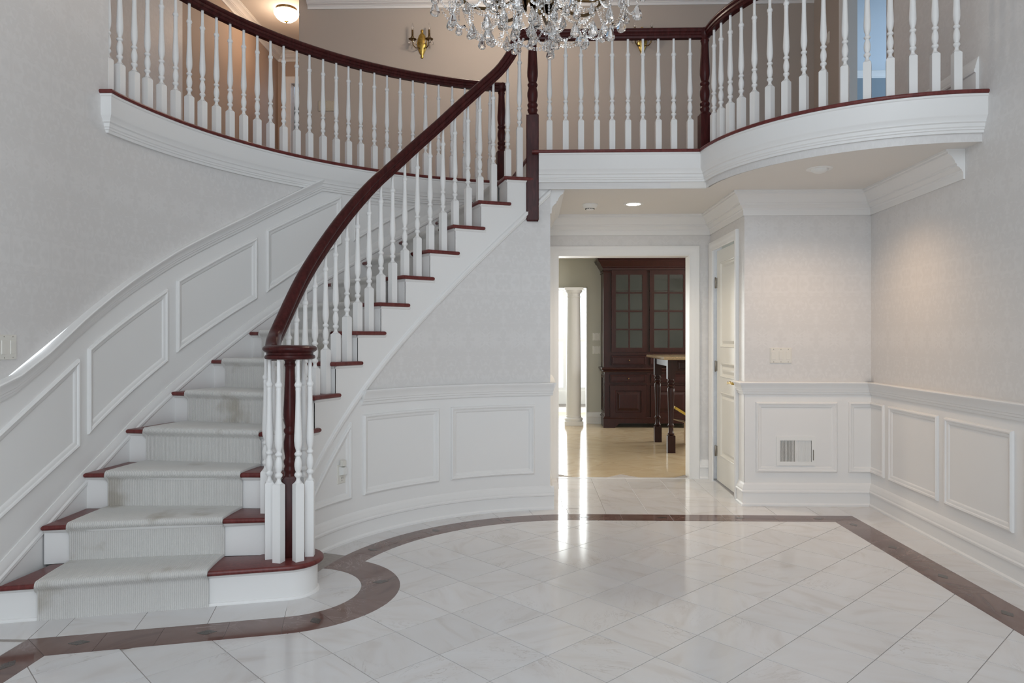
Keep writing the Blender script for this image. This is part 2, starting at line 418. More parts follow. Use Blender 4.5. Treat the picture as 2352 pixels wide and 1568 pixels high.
def frame_moulding(ch, poly, su=1.0, nsub=1, prof=FRAME_PROF):
    """raised picture-frame moulding around a convex polygon given in wall coordinates (s, z)"""
    q = [(s * su, z) for s, z in poly]; n = len(q)
    ar = sum(q[i][0] * q[(i + 1) % n][1] - q[(i + 1) % n][0] * q[i][1] for i in range(n))
    if ar < 0: q = q[::-1]
    def inset(d):
        L = []
        for i in range(n):
            a, b = q[i], q[(i + 1) % n]; l = hypot(b[0] - a[0], b[1] - a[1]); nx, ny = -(b[1] - a[1]) / l, (b[0] - a[0]) / l
            L.append((nx, ny, nx * a[0] + ny * a[1] + d))
        out = []
        for i in range(n):
            a, b = L[i - 1], L[i]; det = a[0] * b[1] - a[1] * b[0]
            out.append(((a[2] * b[1] - a[1] * b[2]) / det, (a[0] * b[2] - a[2] * b[0]) / det))
        return out
    rings = []
    for d, h in prof:
        r = inset(d); ring = []
        for i in range(n):
            a, b = r[i], r[(i + 1) % n]
            for k in range(nsub):
                t = k / nsub; ring.append(ch((a[0] + (b[0] - a[0]) * t) / su, a[1] + (b[1] - a[1]) * t, h))
        rings.append(ring)
    g = G(); m = len(rings[0]); v = [p for r in rings for p in r]; f = []
    for i in range(len(rings) - 1):
        for k in range(m):
            f.append((i * m + k, i * m + (k + 1) % m, (i + 1) * m + (k + 1) % m, (i + 1) * m + k))
    return g.add(v, f)
def run(ch, ss, z, prof):
    """moulding along a wall: profile (out, up) about height z(s)"""
    g = G(); st = []
    m = len(prof); v = []; f = []
    for s in ss:
        for a, b in prof: v.append(ch(s, z(s) + b, a))
    for i in range(len(ss) - 1):
        for k in range(m - 1): f.append((i * m + k, i * m + k + 1, (i + 1) * m + k + 1, (i + 1) * m + k))
    f.append(list(range(m))); f.append([(len(ss) - 1) * m + k for k in range(m)][::-1])
    return g.add(v, f)
RAIL_PROF = [(0, -0.095), (0.010, -0.095), (0.014, -0.085), (0.014, -0.078), (0.020, -0.074), (0.022, -0.062), (0.026, -0.058), (0.028, -0.046), (0.040, -0.022), (0.046, -0.014), (0.048, -0.006), (0.044, 0.0), (0, 0.0)]
BASE_PROF = [(0, 0), (0.026, 0.0), (0.026, 0.012), (0.018, 0.022), (0.018, 0.098), (0.026, 0.102), (0.026, 0.112), (0.020, 0.120), (0.020, 0.130), (0.014, 0.142), (0.012, 0.152), (0.006, 0.166), (0.0, 0.172)]
CROWN_PROF = [(0, 0), (0.010, 0), (0.012, 0.040), (0.018, 0.046), (0.018, 0.054), (0.026, 0.058), (0.034, 0.070), (0.046, 0.076), (0.046, 0.088), (0.054, 0.092), (0.062, 0.112), (0.078, 0.136), (0.098, 0.148), (0.098, 0.160), (0.106, 0.164), (0.106, 0.176), (0, 0.176)]
FASCIA_PROF = [(0, 0), (0.014, 0.0), (0.016, 0.014), (0.022, 0.018), (0.022, 0.026), (0.028, 0.032), (0.030, 0.050), (0.038, 0.056), (0.038, 0.066), (0.050, 0.084), (0.054, 0.092), (0.054, 0.190), (0.060, 0.194), (0.060, 0.205), (0, 0.205)]

# ================================================================== FLOOR
floor = G().box(-2.6, 3.2, YF - 0.3, YD + 0.02, -0.12, -0.0022).obj('floor', M['grout'], kind='structure')
GAP = 0.0018
def tile_mesh(poly, name, mat, h=0.008):
    g = G(); n = len(poly); b = 0.0002
    cx = sum(p[0] for p in poly) / n; cy = sum(p[1] for p in poly) / n
    v = [(x, y, -h) for x, y in poly] + [(x, y, -b) for x, y in poly]
    # slightly arrised edge
    t = [(x + (cx - x) * b / max(hypot(cx - x, cy - y), 0.02), y + (cy - y) * b / max(hypot(cx - x, cy - y), 0.02), 0.0) for x, y in poly]
    g.v = [Vector(p) for p in v + t]; g.u = [(0, 0)] * (3 * n)
    g.f = [[i, (i + 1) % n, n + (i + 1) % n, n + i] for i in range(n)] + [[n + i, n + (i + 1) % n, 2 * n + (i + 1) % n, 2 * n + i] for i in range(n)] + [list(range(2 * n, 3 * n))]
    return make_mesh(name, g.v, g.f, mat)
def dedupe(p):
    out = []
    for q in p:
        if not out or hypot(q[0] - out[-1][0], q[1] - out[-1][1]) > 2e-4: out.append(q)
    if len(out) > 2 and hypot(out[0][0] - out[-1][0], out[0][1] - out[-1][1]) < 2e-4: out.pop()
    return out
def put_tile(poly, mat=None, name='tile', parent=None):
    poly = dedupe(poly)
    if len(poly) < 3 or poly_area(poly) < 2e-4: return None
    a = sum(poly[i][0] * poly[(i + 1) % len(poly)][1] - poly[(i + 1) % len(poly)][0] * poly[i][1] for i in range(len(poly)))
    if a < 0: poly = poly[::-1]
    return obj(name, tile_mesh(poly, name, mat or M['marble']), parent or floor)
RB0, RB1 = 1.362, 1.528                     # curved border
def arcp(cx, cy, r, a0, a1, n): return [(cx + r * cos(rad(a)), cy + r * sin(rad(a))) for a in frange(a0, a1, n)]
BO, BI, BC = 0.547, 0.352, (-1.213, 3.565)  # border ring round the bullnose
def circ_int(c0, r0, c1, r1):
    d = hypot(c1[0] - c0[0], c1[1] - c0[1]); a = (r0 * r0 - r1 * r1 + d * d) / (2 * d); h = sqrt(max(0, r0 * r0 - a * a))
    ex, ey = (c1[0] - c0[0]) / d, (c1[1] - c0[1]) / d
    return [(c0[0] + a * ex - h * ey, c0[1] + a * ey + h * ex), (c0[0] + a * ex + h * ey, c0[1] + a * ey - h * ex)]
cusp = max(circ_int((CX, CY), RB0, BC, BO), key=lambda p: p[1])
oint = max(circ_int((CX, CY), RB1, BC, BI), key=lambda p: p[1])
th_c = deg(atan2(cusp[1] - CY, cusp[0] - CX)); ph_c = deg(atan2(cusp[1] - BC[1], cusp[0] - BC[0]))
th_o = deg(atan2(oint[1] - CY, oint[0] - CX)); ph_o = deg(atan2(oint[1] - BC[1], oint[0] - BC[0]))
SD = 14.9                                   # direction of the lowest step, degrees
sdx, sdy = cos(rad(SD)), sin(rad(SD)); tang = SD - 90
lo_t = (BC[0] + BO * cos(rad(tang)), BC[1] + BO * sin(rad(tang))); hi_t = (BC[0] + BI * cos(rad(tang)), BC[1] + BI * sin(rad(tang)))
XBR0, XBR1, YB0, YB1, XBL0, XBL1 = 2.10, 2.29, 4.99, 5.168, -2.122, -1.945
def on_line(p, x): return (x, p[1] + (x - p[0]) * sdy / sdx)
lo_l, hi_l = on_line(lo_t, XBL1), on_line(hi_t, XBL0)
YN = -1.15
inner = [(XBR0, YN), (XBR0, YB0)] + arcp(CX, CY, RB0, 90, th_c, 26) + arcp(BC[0], BC[1], BO, ph_c, tang, 30)[1:] + [lo_l, (XBL1, YN)]
inner = [(x, y) for x, y in inner]
# diagonal marble field, 12 inch tiles
T = 0.3052; o0 = (0.495, 3.722); q = sqrt(0.5); far_tiles = []
full = None
for i in range(-16, 17):
    for j in range(-16, 17):
        cx = o0[0] + (i + 0.5) * T * q + (j + 0.5) * T * q; cy = o0[1] + (i + 0.5) * T * q - (j + 0.5) * T * q
        if not (-2.3 < cx < 2.4 and YN - 0.3 < cy < 5.3): continue
        h = (T / 2 - GAP) / q
        cell = [(cx + h, cy), (cx, cy + h), (cx - h, cy), (cx, cy - h)]
        p = dedupe(clip_convex(inner, cell))
        if len(p) < 3 or poly_area(p) < 4e-4: continue
        if cy < 1.35: far_tiles.append(p); continue
        if abs(poly_area(p) - (T - 2 * GAP) ** 2) < 1e-5:
            if full is None: full = tile_mesh([(h, 0), (0, h), (-h, 0), (0, -h)], 'tile', M['marble'])
            obj('tile', full, floor, loc=(cx, cy, 0))
        else: put_tile(p)
gf = G()
for p in far_tiles: gf.prism(p, -0.008, 0.0)
tag(gf.obj('tile', M['marble'], floor), kind='stuff')
# brown border
def shrink(p, d=0.0008):
    n = len(p); cx = sum(a[0] for a in p) / n; cy = sum(a[1] for a in p) / n
    return [(x + (cx - x) * d / max(hypot(cx - x, cy - y), 0.05), y + (cy - y) * d / max(hypot(cx - x, cy - y), 0.05)) for x, y in p]
def border(p): return put_tile(shrink(p), M['brownmarble'], 'border_tile')
def inset(x, y, r, ang, parent):
    g = G(); v = []
    pts = [(x + r * k * cos(rad(ang + a)), y + r * k * sin(rad(ang + a))) for a, k in ((0, 1), (32, .62), (90, .62), (148, .62), (180, 1), (212, .62), (270, .62), (328, .62))]
    g.prism(pts, -0.004, 0.0008); g.obj('inset', M['inset'], parent)
th_cuts = [90, 101.5, 113, 124.5, 136, 147.5, 158]
ins = {0: 0}
for a, b in zip(th_cuts[:-1], th_cuts[1:]):
    t = border(arcp(CX, CY, RB0, a, b, 8) + arcp(CX, CY, RB1, b, a, 8))
    m = {101.5: 110.9, 124.5: 132.8, 147.5: 154.3}.get(a)
    if m: inset(*pol(1.45, m), 0.036, m, t)
t = border(arcp(CX, CY, RB0, 158, th_c, 4) + arcp(BC[0], BC[1], BO, ph_c, 30, 6)[1:] + arcp(BC[0], BC[1], BI, 30, ph_o, 10) + arcp(CX, CY, RB1, th_o, 158, 3)[1:])
for a, b in ((30, -15), (-15, -50), (-50, tang)):
    t = border(arcp(BC[0], BC[1], BO, a, b, 10) + arcp(BC[0], BC[1], BI, b, a, 10))
    if a == 30: inset(BC[0] + 0.45 * cos(rad(18)), BC[1] + 0.45 * sin(rad(18)), 0.042, 18, t)
    if a == -50: inset(BC[0] + 0.45 * cos(rad(-57)), BC[1] + 0.45 * sin(rad(-57)), 0.042, -57, t)
xs = [lo_t[0], -1.30, -1.56, -1.78, XBL1]
for k in range(4):
    a0, a1 = xs[k], xs[k + 1]
    A = lo_t if k == 0 else on_line(lo_t, a0); B = lo_l if k == 3 else on_line(lo_t, a1)
    Cc = hi_l if k == 3 else on_line(hi_t, a1 - 0.047); D = hi_t if k == 0 else on_line(hi_t, a0 - 0.047)
    t = border([A, B, Cc, D])
    if k == 1: inset(-1.40, 3.048, 0.042, SD, t)
    if k == 3: inset(-1.885, 2.93, 0.042, SD, t)
ys = [2.85, 2.45, 2.0, 1.5, 1.0, 0.4, -0.2, -0.7, YN]
pl = [lo_l, hi_l]
for k, y in enumerate(ys[1:]):
    t = border([pl[0], pl[1], (XBL0, y), (XBL1, y)])
    inset((XBL0 + XBL1) / 2, pl[1][1] - 0.235, 0.042, 90, t); pl = [(XBL1, y), (XBL0, y)]
xb = [CX, 0.64, 0.99, 1.36, 1.72, XBR0]
for k in range(5):
    p = [(xb[k], YB0), (xb[k + 1], YB0), (xb[k + 1], YB1), (xb[k], YB1)]
    if k == 4: p = [(xb[k], YB0), (XBR0, YB0), (XBR1, YB1), (xb[k], YB1)]
    t = border(p); m = {0: 0.385, 1: 0.925, 3: 1.47, 4: 2.02}.get(k)
    if m: inset(m, 5.08, 0.036, 0, t)
yb = [YB0, 4.66, 4.13, 3.61, 3.08, 2.5, 2.0, 1.4, 0.8, 0.2, -0.4, YN]
for k in range(11):
    p = [(XBR0, yb[k]), (XBR0, yb[k + 1]), (XBR1, yb[k + 1]), (XBR1, yb[k] if k else YB1)]
    t = border(p); inset((XBR0 + XBR1) / 2, (4.925, 4.40, 3.87, 3.355)[k] if k < 4 else (yb[k] + yb[k + 1]) / 2, 0.042, 90, t)
# margin tiles
ring = [89.9] + [93.2 + 9.6 * k for k in range(8)]
for a, b in zip(ring[:-1], ring[1:]):
    g_ = 0.05
    if b > th_o - 2: b = th_o
    put_tile(arcp(CX, CY, RB1 + .0012, a + g_, b - g_, 8) + arcp(CX, CY, RI + 0.01, b - g_, a + g_, 8))
    if b == th_o: break
bc = [ph_o, 62, 12, -38, tang]
for a, b in zip(bc[:-1], bc[1:]): put_tile(arcp(BC[0], BC[1], BI - .0012, a - .3, b + .3, 8) + arcp(BC[0], BC[1], 0.13, b + .5, a - .5, 8))
fx = [hi_t[0], -1.44, -1.727, -2.02, XBL0 + 0.0]
for k in range(4):
    A = on_line(hi_t, fx[k] - .0015); B = on_line(hi_t, fx[k + 1] + .0015)
    put_tile([(A[0], A[1] + .002), (B[0], B[1] + .002), (B[0] - .06, B[1] + .245), (A[0] - .06, A[1] + .245)])
put_tile([(XBL0 - .002, hi_l[1]), (XL, hi_l[1]), (XL, 3.35), (XBL0 - .06, hi_l[1] + .245)])
for k in range(14):
    y = 2.93 - 0.305 * k; put_tile([(XL, y - .303), (XBL0 - .002, y - .303), (XBL0 - .002, y), (XL, y)])
for k in range(22):
    y = 5.475 - 0.305 * k
    if y > YN: put_tile([(XBR1 + .0015, y - .303), (XR + .03, y - .303), (XR + .03, y), (XBR1 + .0015, y)])
hall = [(CX + .001, YB1 + .0015), (XBR1, YB1 + .0015), (XBR1, YJ), (XH, YJ), (XH + .02, YD + .01), (XHL, YD + .01), (XHL, CY + RI), (CX + .001, CY + RI)]
for i in range(-1, 8):
    for j in range(0, 5):
        x, y = 0.235 + 0.305 * i, 5.112 + 0.305 * j
        put_tile(clip_convex(hall, [(x + GAP, y + GAP), (x + .305 - GAP, y + GAP), (x + .305 - GAP, y + .305 - GAP), (x + GAP, y + .305 - GAP)]))

# ================================================================== WALLS
PAPER = M['paper']; PAINT = M['paint']
SU_L = rad(RO); SU_L = rad(1) * RO
RAILX = [133, 150.6, 162.3, 169.9, 178.7, 185.1, 190.2, 200]
RAILZ = [2.600, 2.122, 1.826, 1.618, 1.366, 1.178, 1.060, 0.985]
def lrail(th):
    if th < 133: return 2.60 + (133 - th) * 0.027
    if th > 200: return 0.985
    return interp(th, RAILX, RAILZ)
# --- outer stair wall (left): painted dado, papered above
wl = empty('wall_left', None, None); wl['kind'] = 'structure'
TH_G = 173.3                                   # where the gallery opening begins
s_end = 180 + deg((CY - YF) / RO)
g = wall_grid(chart_left, 97, 180, lambda s: 0, lambda s: min(lrail(s), 2.44), 60, SU_L); g.obj('dado', PAINT, wl, 40)
wall_grid(chart_left, 180, s_end, lambda s: 0, lambda s: lrail(s), 24, SU_L).obj('dado', PAINT, wl, 40)
wall_grid(chart_left, 133.2, TH_G, lambda s: min(lrail(s), 2.639), lambda s: 2.64, 50, SU_L).obj('wallpaper', PAPER, wl, 40)
wall_grid(chart_left, TH_G, 180, lambda s: lrail(s), lambda s: ZT, 6, SU_L).obj('wallpaper', PAPER, wl, 40)
wall_grid(chart_left, 180, s_end, lambda s: lrail(s), lambda s: ZT, 10, SU_L).obj('wallpaper', PAPER, wl, 40)
# thickness of the wall at the gallery opening
g = G(); a = chart_left(TH_G, 2.6); b = chart_left(TH_G, 2.6, -0.12)
g.quadgrid([[Vector((a.x, a.y, 2.6)), Vector((a.x, a.y, ZT))], [Vector((b.x, b.y, 2.6)), Vector((b.x, b.y, ZT))]], [[(0, 2.6), (0, ZT)], [(.12, 2.6), (.12, ZT)]])
g.quadgrid([[Vector((b.x, b.y, 2.6)), Vector((b.x, b.y, ZT))], [Vector((b.x - .6, b.y, 2.6)), Vector((b.x - .6, b.y, ZT))]], [[(.12, 2.6), (.12, ZT)], [(.7, 2.6), (.7, ZT)]])
g.obj('wallpaper', PAPER, wl)
run(chart_left, frange(133.6, 180, 60) + frange(180, s_end, 24)[1:], lrail, RAIL_PROF).obj('chair_rail', PAINT, wl, 30)
panels = [[(191.9, .80), (178.35, 1.162), (178.35, .696), (191.9, .42)],
          [(176.87, 1.211), (163.45, 1.579), (163.45, 1.123), (176.87, .750)],
          [(161.9, 1.634), (147.92, 1.997), (147.92, 1.552), (161.9, 1.176)],
          [(146.3, 2.053), (133.2, 2.405), (132.73, 2.405), (132.73, 2.02), (146.3, 1.60)],
          [(130.63, 2.405), (118.0, 2.405), (130.63, 2.045)]]
panels[3] = [(146.3, 2.053), (132.73, 2.405), (132.73, 2.02), (146.3, 1.60)]
for p in panels: frame_moulding(chart_left, p, SU_L, 14).obj('panel_moulding', PAINT, wl, 30)
frame_moulding(chart_left, [(203, .72), (194, .73), (194, .36), (203, .30)], SU_L, 6).obj('panel_moulding', PAINT, wl, 30)
def skirt(th): return interp(th, [109.3, 144.35, 158.92, 174.16, 191, 196, 210], [2.54, 1.546, 1.10, .643, .235, .172, .172])
SK = [(0, -0.60), (0.016, -0.60), (0.016, -0.085), (0.022, -0.075), (0.022, -0.06), (0.016, -0.05), (0.016, -0.035), (0.010, -0.018), (0.006, 0), (0, 0)]
g = G(); ss = frange(100, 180, 60) + frange(180, 196, 10)[1:]
m = len(SK); v = []; f = []
for s in ss:
    z = min(skirt(s), 2.62)
    for a, b in SK: v.append(chart_left(s, max(0.0, z + b), a))
for i in range(len(ss) - 1):
    for k in range(m - 1): f.append((i * m + k, i * m + k + 1, (i + 1) * m + k + 1, (i + 1) * m + k))
g.add(v, f).obj('stair_skirt', PAINT, wl, 30)
run(chart_left, frange(196, s_end, 8), lambda s: 0, BASE_PROF).obj('baseboard', PAINT, wl, 30)

# --- wall under the stair
wu = empty('wall_under_stair', None, None); wu['kind'] = 'structure'
chU = chart_cyl(RI); SUU = rad(1) * RI
def zlow(th): return 2.143 - 0.02822 * (th - 103.72)
TH0 = deg(math.acos((XHL - CX) / RI))           # right-hand corner of the wall
def th_at(z): return 103.72 + (2.143 - z) / 0.02822
wall_grid(chU, TH0, th_at(.90), lambda s: .90, lambda s: zlow(s), 44, SUU).obj('wallpaper', PAPER, wu, 40)
g = wall_grid(chU, TH0, th_at(.93), lambda s: 0, lambda s: .93, 40, SUU)
g2 = wall_grid(chU, th_at(.93), 177, lambda s: 0, lambda s: max(0.02, zlow(s)), 30, SUU); g.add(g2.v, g2.f, g2.u); g.obj('dado', PAINT, wu, 40)
run(chU, frange(TH0 - 0.6, th_at(.895), 44), lambda s: .938, RAIL_PROF).obj('chair_rail', PAINT, wu, 30)
for p in ([(123.0, .778), (101.2, .778), (101.2, .262), (123.0, .262)], [(147.5, .778), (126.2, .778), (126.2, .262), (147.5, .262)],
          [(151.1, .745), (151.1, .262), (166.5, .262)]):
    frame_moulding(chU, p, SUU, 12).obj('panel_moulding', PAINT, wu, 30)
run(chU, frange(TH0 - 0.9, 174, 60), lambda s: 0, BASE_PROF).obj('baseboard', PAINT, wu, 30)
# corner and hall side
chHL = chart_flat(XHL, CY + RI * sin(rad(TH0)), 0, 1, 1, 0); LH = YD - (CY + RI * sin(rad(TH0)))
wh = empty('wall_hall_left', None, None); wh['kind'] = 'structure'
wall_grid(chHL, 0, LH, lambda s: .9, lambda s: ZC, 2).obj('wallpaper', PAPER, wh)
wall_grid(chHL, 0, LH, lambda s: 0, lambda s: .9, 2).obj('dado', PAINT, wh)
run(chHL, [-0.01, LH], lambda s: .938, RAIL_PROF).obj('chair_rail', PAINT, wh, 30)
run(chHL, [-0.01, LH], lambda s: 0, BASE_PROF).obj('baseboard', PAINT, wh, 30)
run(chHL, [0.015, LH], lambda s: ZC - .176, CROWN_PROF).obj('crown', PAINT, wh, 30)

# --- kitchen doorway wall
DX0, DX1, DZ = 0.25, 1.427, 2.012
chD = chart_flat(0, YD, 1, 0, 0, -1)
wd = empty('wall_back', None, None); wd['kind'] = 'structure'
g = G()
for a, b, z0, z1 in ((XHL - .1, DX0, 0, ZC), (DX1, XH + .1, 0, ZC), (DX0, DX1, DZ, ZC)):
    t = wall_grid(chD, a, b, lambda s: z0, lambda s: z1, 1); g.add(t.v, t.f, t.u)
g.obj('wallpaper', PAPER, wd)
g = G().box(DX0 - .02, DX0, YD, YD + .15, 0, DZ).box(DX1, DX1 + .02, YD, YD + .15, 0, DZ).box(DX0 - .02, DX1 + .02, YD, YD + .15, DZ, DZ + .02)
g.obj('door_jamb', PAINT, wd)
CAS = [(0, 0), (0, .012), (.006, .016), (.014, .014), (.03, .014), (.05, .018), (.06, .024), (.078, .026), (.086, .026), (.092, .02), (.092, 0)]
def casing(ch, s0, s1, zt_, name, parent, mat=None, w=1.0):
    """door casing: two legs and a head with mitred corners; the profile runs away from the opening"""
    st = [(s0, 0.0, -1, 0), (s0, zt_, -1, 1), (s1, zt_, 1, 1), (s1, 0.0, 1, 0)]
    v = []; f = []; m = len(CAS)
    for s, z, ds, dz in st:
        for a, h in CAS: v.append(ch(s + ds * a * w, z + dz * a * w, h))
    for i in range(3):
        for k in range(m - 1): f.append((i * m + k, i * m + k + 1, (i + 1) * m + k + 1, (i + 1) * m + k))
    return G().add(v, f).obj(name, mat or PAINT, parent, 30)
casing(chD, DX0, DX1, DZ, 'door_casing', wd)
for a, b in ((XHL, DX0 - .092), (DX1 + .092, XH)): run(chD, [a, b], lambda s: 0, BASE_PROF).obj('baseboard', PAINT, wd, 30)
run(chD, [XHL, XH], lambda s: ZC - .176, CROWN_PROF).obj('crown', PAINT, wd, 30)
# --- closet wall of the hall, with its door
chC = chart_flat(XH, YJ, 0, 1, -1, 0); LC = YD - YJ
wc = empty('wall_closet', None, None); wc['kind'] = 'structure'
CY0, CY1, CZ = 5.70 - YJ, 6.395 - YJ, 2.045
g = G()
for a, b, z0, z1 in ((0, CY0, 0, ZC), (CY1, LC, 0, ZC), (CY0, CY1, CZ, ZC)):
    t = wall_grid(chC, a, b, lambda s: z0, lambda s: z1, 1); g.add(t.v, t.f, t.u)
g.obj('wallpaper', PAPER, wc)
casing(chC, CY0, CY1, CZ, 'door_casing', wc, w=0.85)
run(chC, [0, CY0 - .08], lambda s: 0, BASE_PROF).obj('baseboard', PAINT, wc, 30)
run(chC, [0, CY0 - .08], lambda s: .938, RAIL_PROF).obj('chair_rail', PAINT, wc, 30)
wall_grid(chart_flat(XH - .002, YJ, 0, 1, -1, 0), 0, CY0 - .08, lambda s: 0, lambda s: .9, 1).obj('dado', PAINT, wc)
run(chC, [-0.0, LC], lambda s: ZC - .176, CROWN_PROF).obj('crown', PAINT, wc, 30)
# closet door (panelled, closed)
door = empty('door_1', None, None); door['kind'] = 'structure'
chDr = chart_flat(XH + .03, YJ + CY0, 0, 1, -1, 0); DW = CY1 - CY0
def door_leaf(ch, w, h, panels, mat, parent):
    g = G(); xs_ = sorted(set([0.004, w - .004] + [p[0] for p in panels] + [p[1] for p in panels])); zs_ = sorted(set([.012, h] + [p[2] for p in panels] + [p[3] for p in panels]))
    for i in range(len(xs_) - 1):
        for j in range(len(zs_) - 1):
            cx, cz = (xs_[i] + xs_[i + 1]) / 2, (zs_[j] + zs_[j + 1]) / 2
            rec = any(p[0] < cx < p[1] and p[2] < cz < p[3] for p in panels); d = -0.014 if rec else 0
            g.quadgrid([[ch(xs_[i], zs_[j], d), ch(xs_[i], zs_[j + 1], d)], [ch(xs_[i + 1], zs_[j], d), ch(xs_[i + 1], zs_[j + 1], d)]])
    g.obj('leaf', mat, parent)
    PRF = [(0, 0), (.004, .004), (.010, .002), (.016, -.010), (.030, -.0145), (.05, -.006), (.055, -.004)]
    for p in panels:
        fm = frame_moulding(ch, [(p[0], p[2]), (p[1], p[2]), (p[1], p[3]), (p[0], p[3])], 1, 1, PRF)
        n = len(fm.v); fm.f.append([n - 4, n - 3, n - 2, n - 1]); fm.obj('panel', mat, parent)
PN = [(.115, DW - .115, .24, .80), (.115, DW - .115, .93, 1.055), (.115, DW - .115, 1.19, 1.93)]
door_leaf(chDr, DW, CZ - .006, PN, M['door_paint'], door)
for z in (.27, 1.02, 1.76):
    g = G(); a = chDr(DW + .004, z, .012)
    g.lathe([(0, -.05), (.004, -.05), (.007, -.046), (.007, .046), (.004, .05), (0, .05)], 10, loc=a); g.box(a.x + .002, a.x + .012, a.y - .022, a.y + .022, z - .044, z + .044)
    g.obj('hinge', M['steel'], door, 40)
hb = chDr(.065, .905, .0)
g = G(); R_ = Matrix.Translation(hb) @ Matrix.Rotation(-pi / 2, 4, 'Y')
g.lathe([(0, 0), (.026, 0), (.028, .004), (.022, .008), (.014, .012), (.012, .03), (.010, .05), (0, .05)], 14, mat=R_)
g.tube([hb + Vector((-.045, .0, 0)), hb + Vector((-.05, .03, .004)), hb + Vector((-.048, .06, 0)), hb + Vector((-.05, .095, -.004)), hb + Vector((-.046, .115, .006))], [.008, .009, .007, .008, .005], 8)
g.sphere(hb + Vector((-.047, .04, .006)), .011, 8, 6); g.sphere(hb + Vector((-.004, 0, -.03)), .012, 8, 6)
tag(g.obj('door_handle', M['brass'], door, 40), 'brass lever handle')
# --- jog wall
chJ = chart_flat(XH, YJ, 1, 0, 0, -1); LJ = XR + .04 - XH
wj = empty('wall_jog', None, None); wj['kind'] = 'structure'
wall_grid(chJ, -0.0, LJ, lambda s: .9, lambda s: ZC, 2).obj('wallpaper', PAPER, wj)
wall_grid(chJ, -0.0, LJ, lambda s: 0, lambda s: .93, 2).obj('dado', PAINT, wj)
XC = XR + .035 - XH                              # corner with the right wall
run(chJ, [-.0, XC], lambda s: .938, RAIL_PROF).obj('chair_rail', PAINT, wj, 30)
run(chJ, [-.0, XC], lambda s: 0, BASE_PROF).obj('baseboard', PAINT, wj, 30)
run(chJ, [-.0, XC], lambda s: ZC - .176, CROWN_PROF).obj('crown', PAINT, wj, 30)
# outside corners of the hall: mitre blocks
for nm, prof, z in (('chair_rail', RAIL_PROF, .938), ('baseboard', BASE_PROF, 0), ('crown', CROWN_PROF, ZC - .176)):
    g = G(); v = []; m = len(prof); f = []
    for st in ((0, -1), (-1, -1), (-1, 0)):
        for a, b in prof: v.append((XH + st[0] * a, YJ + st[1] * a, z + b))
    for i in range(2):
        for k in range(m - 1): f.append((i * m + k, i * m + k + 1, (i + 1) * m + k + 1, (i + 1) * m + k))
    g.add(v, f).obj(nm, PAINT, wj, 30)
frame_moulding(chJ, [(1.704 - XH, .785), (2.316 - XH, .785), (2.316 - XH, .252), (1.704 - XH, .252)]).obj('panel_moulding', PAINT, wj, 30)
# --- right wall (a little out of square)
ang = 0.030
chR = chart_flat(XR + .035, YJ, -sin(ang), -cos(ang), -cos(ang), sin(ang))
LRW = (YJ - YF) / cos(ang)
wr = empty('wall_right', None, None); wr['kind'] = 'structure'
wall_grid(chR, 0, LRW, lambda s: .9, lambda s: 2.645, 6).obj('wallpaper', PAPER, wr)
wall_grid(chR, 0.36, LRW, lambda s: 2.64, lambda s: ZT, 6).obj('wallpaper', PAPER, wr)
wall_grid(chR, 0, LRW, lambda s: 0, lambda s: .93, 6).obj('dado', PAINT, wr)
run(chR, [0, LRW], lambda s: .938, RAIL_PROF).obj('chair_rail', PAINT, wr, 30)
run(chR, [0, LRW], lambda s: 0, BASE_PROF).obj('baseboard', PAINT, wr, 30)
run(chR, [0, 1.235], lambda s: ZC - .176, CROWN_PROF).obj('crown', PAINT, wr, 30)
run(chR, [0.36, 1.37], lambda s: ZF, [(a, b * 1.25) for a, b in BASE_PROF]).obj('baseboard', PAINT, wr, 30)
for a, b in ((.30, .95), (1.03, 1.68), (1.78, 2.43), (2.53, 3.18), (3.28, 3.93)):
    frame_moulding(chR, [(a, .785), (b, .785), (b, .252), (a, .252)]).obj('panel_moulding', PAINT, wr, 30)
# the folded panel moulding that wraps the corner
def chW(s, z, o=0.0):
    w = XC - 0.79 if False else 0.17
    if s <= w: return chJ(XC - w + s, z, o) if s < w - 1e-6 else chJ(XC - o, z, o)
    return chR(s - w, z, o)
def wrap_frame():
    rings = []
    for d, h in FRAME_PROF:
        pts = [(0 + d, .785 - d), (.17, .785 - d), (.17 + .225 - d, .785 - d), (.17 + .225 - d, .252 + d), (.17, .252 + d), (0 + d, .252 + d)]
        rings.append([chW(s, z, h) for s, z in pts])
    v = [p for r in rings for p in r]; f = []
    for i in range(len(rings) - 1):
        for k in range(6): f.append((i * 6 + k, i * 6 + (k + 1) % 6, (i + 1) * 6 + (k + 1) % 6, (i + 1) * 6 + k))
    return G().add(v, f)
wrap_frame().obj('panel_moulding', PAINT, wj, 30)
# --- ceilings, landing slab
slab = [(XHL - .14, CY + RI * sin(rad(TH0)) - .01), (1.262, 5.285)] + arcp(C2X, C2Y, R2 - .01, 182.5, 270, 24) + [(XR + .3, C2Y - R2 + .01), (3.4, 9.8), (-3.6, 9.8), (-3.6, 3.99)] + [pol(RO + .012, t) for t in frange(TH_G, 101.5, 40)]
G().prism(slab, ZC, 2.62).obj('ceiling', M['ceil'], kind='structure')
G().prism([(x, y) for x, y in slab], 2.6202, ZF).obj('floor_landing', M['nosing'], kind='structure')
G().box(-3.7, 4.2, YF - .1, 9.9, ZT, ZT + .1).obj('ceiling_foyer', M['ceil'], kind='structure')
# --- entry wall behind the camera, with door and window openings
g = G()
for x0, x1, z0, z1 in ((-2.5, -1.2, 0, ZT), (1.4, 2.7, 0, ZT), (-1.2, 1.4, 2.2, 2.75), (-1.2, 1.4, 4.75, ZT), (-1.2, 1.4, 0, .1)):
    g.box(x0, x1, YF - .15, YF, z0, z1)
g.obj('wall_entry', PAPER, kind='structure')
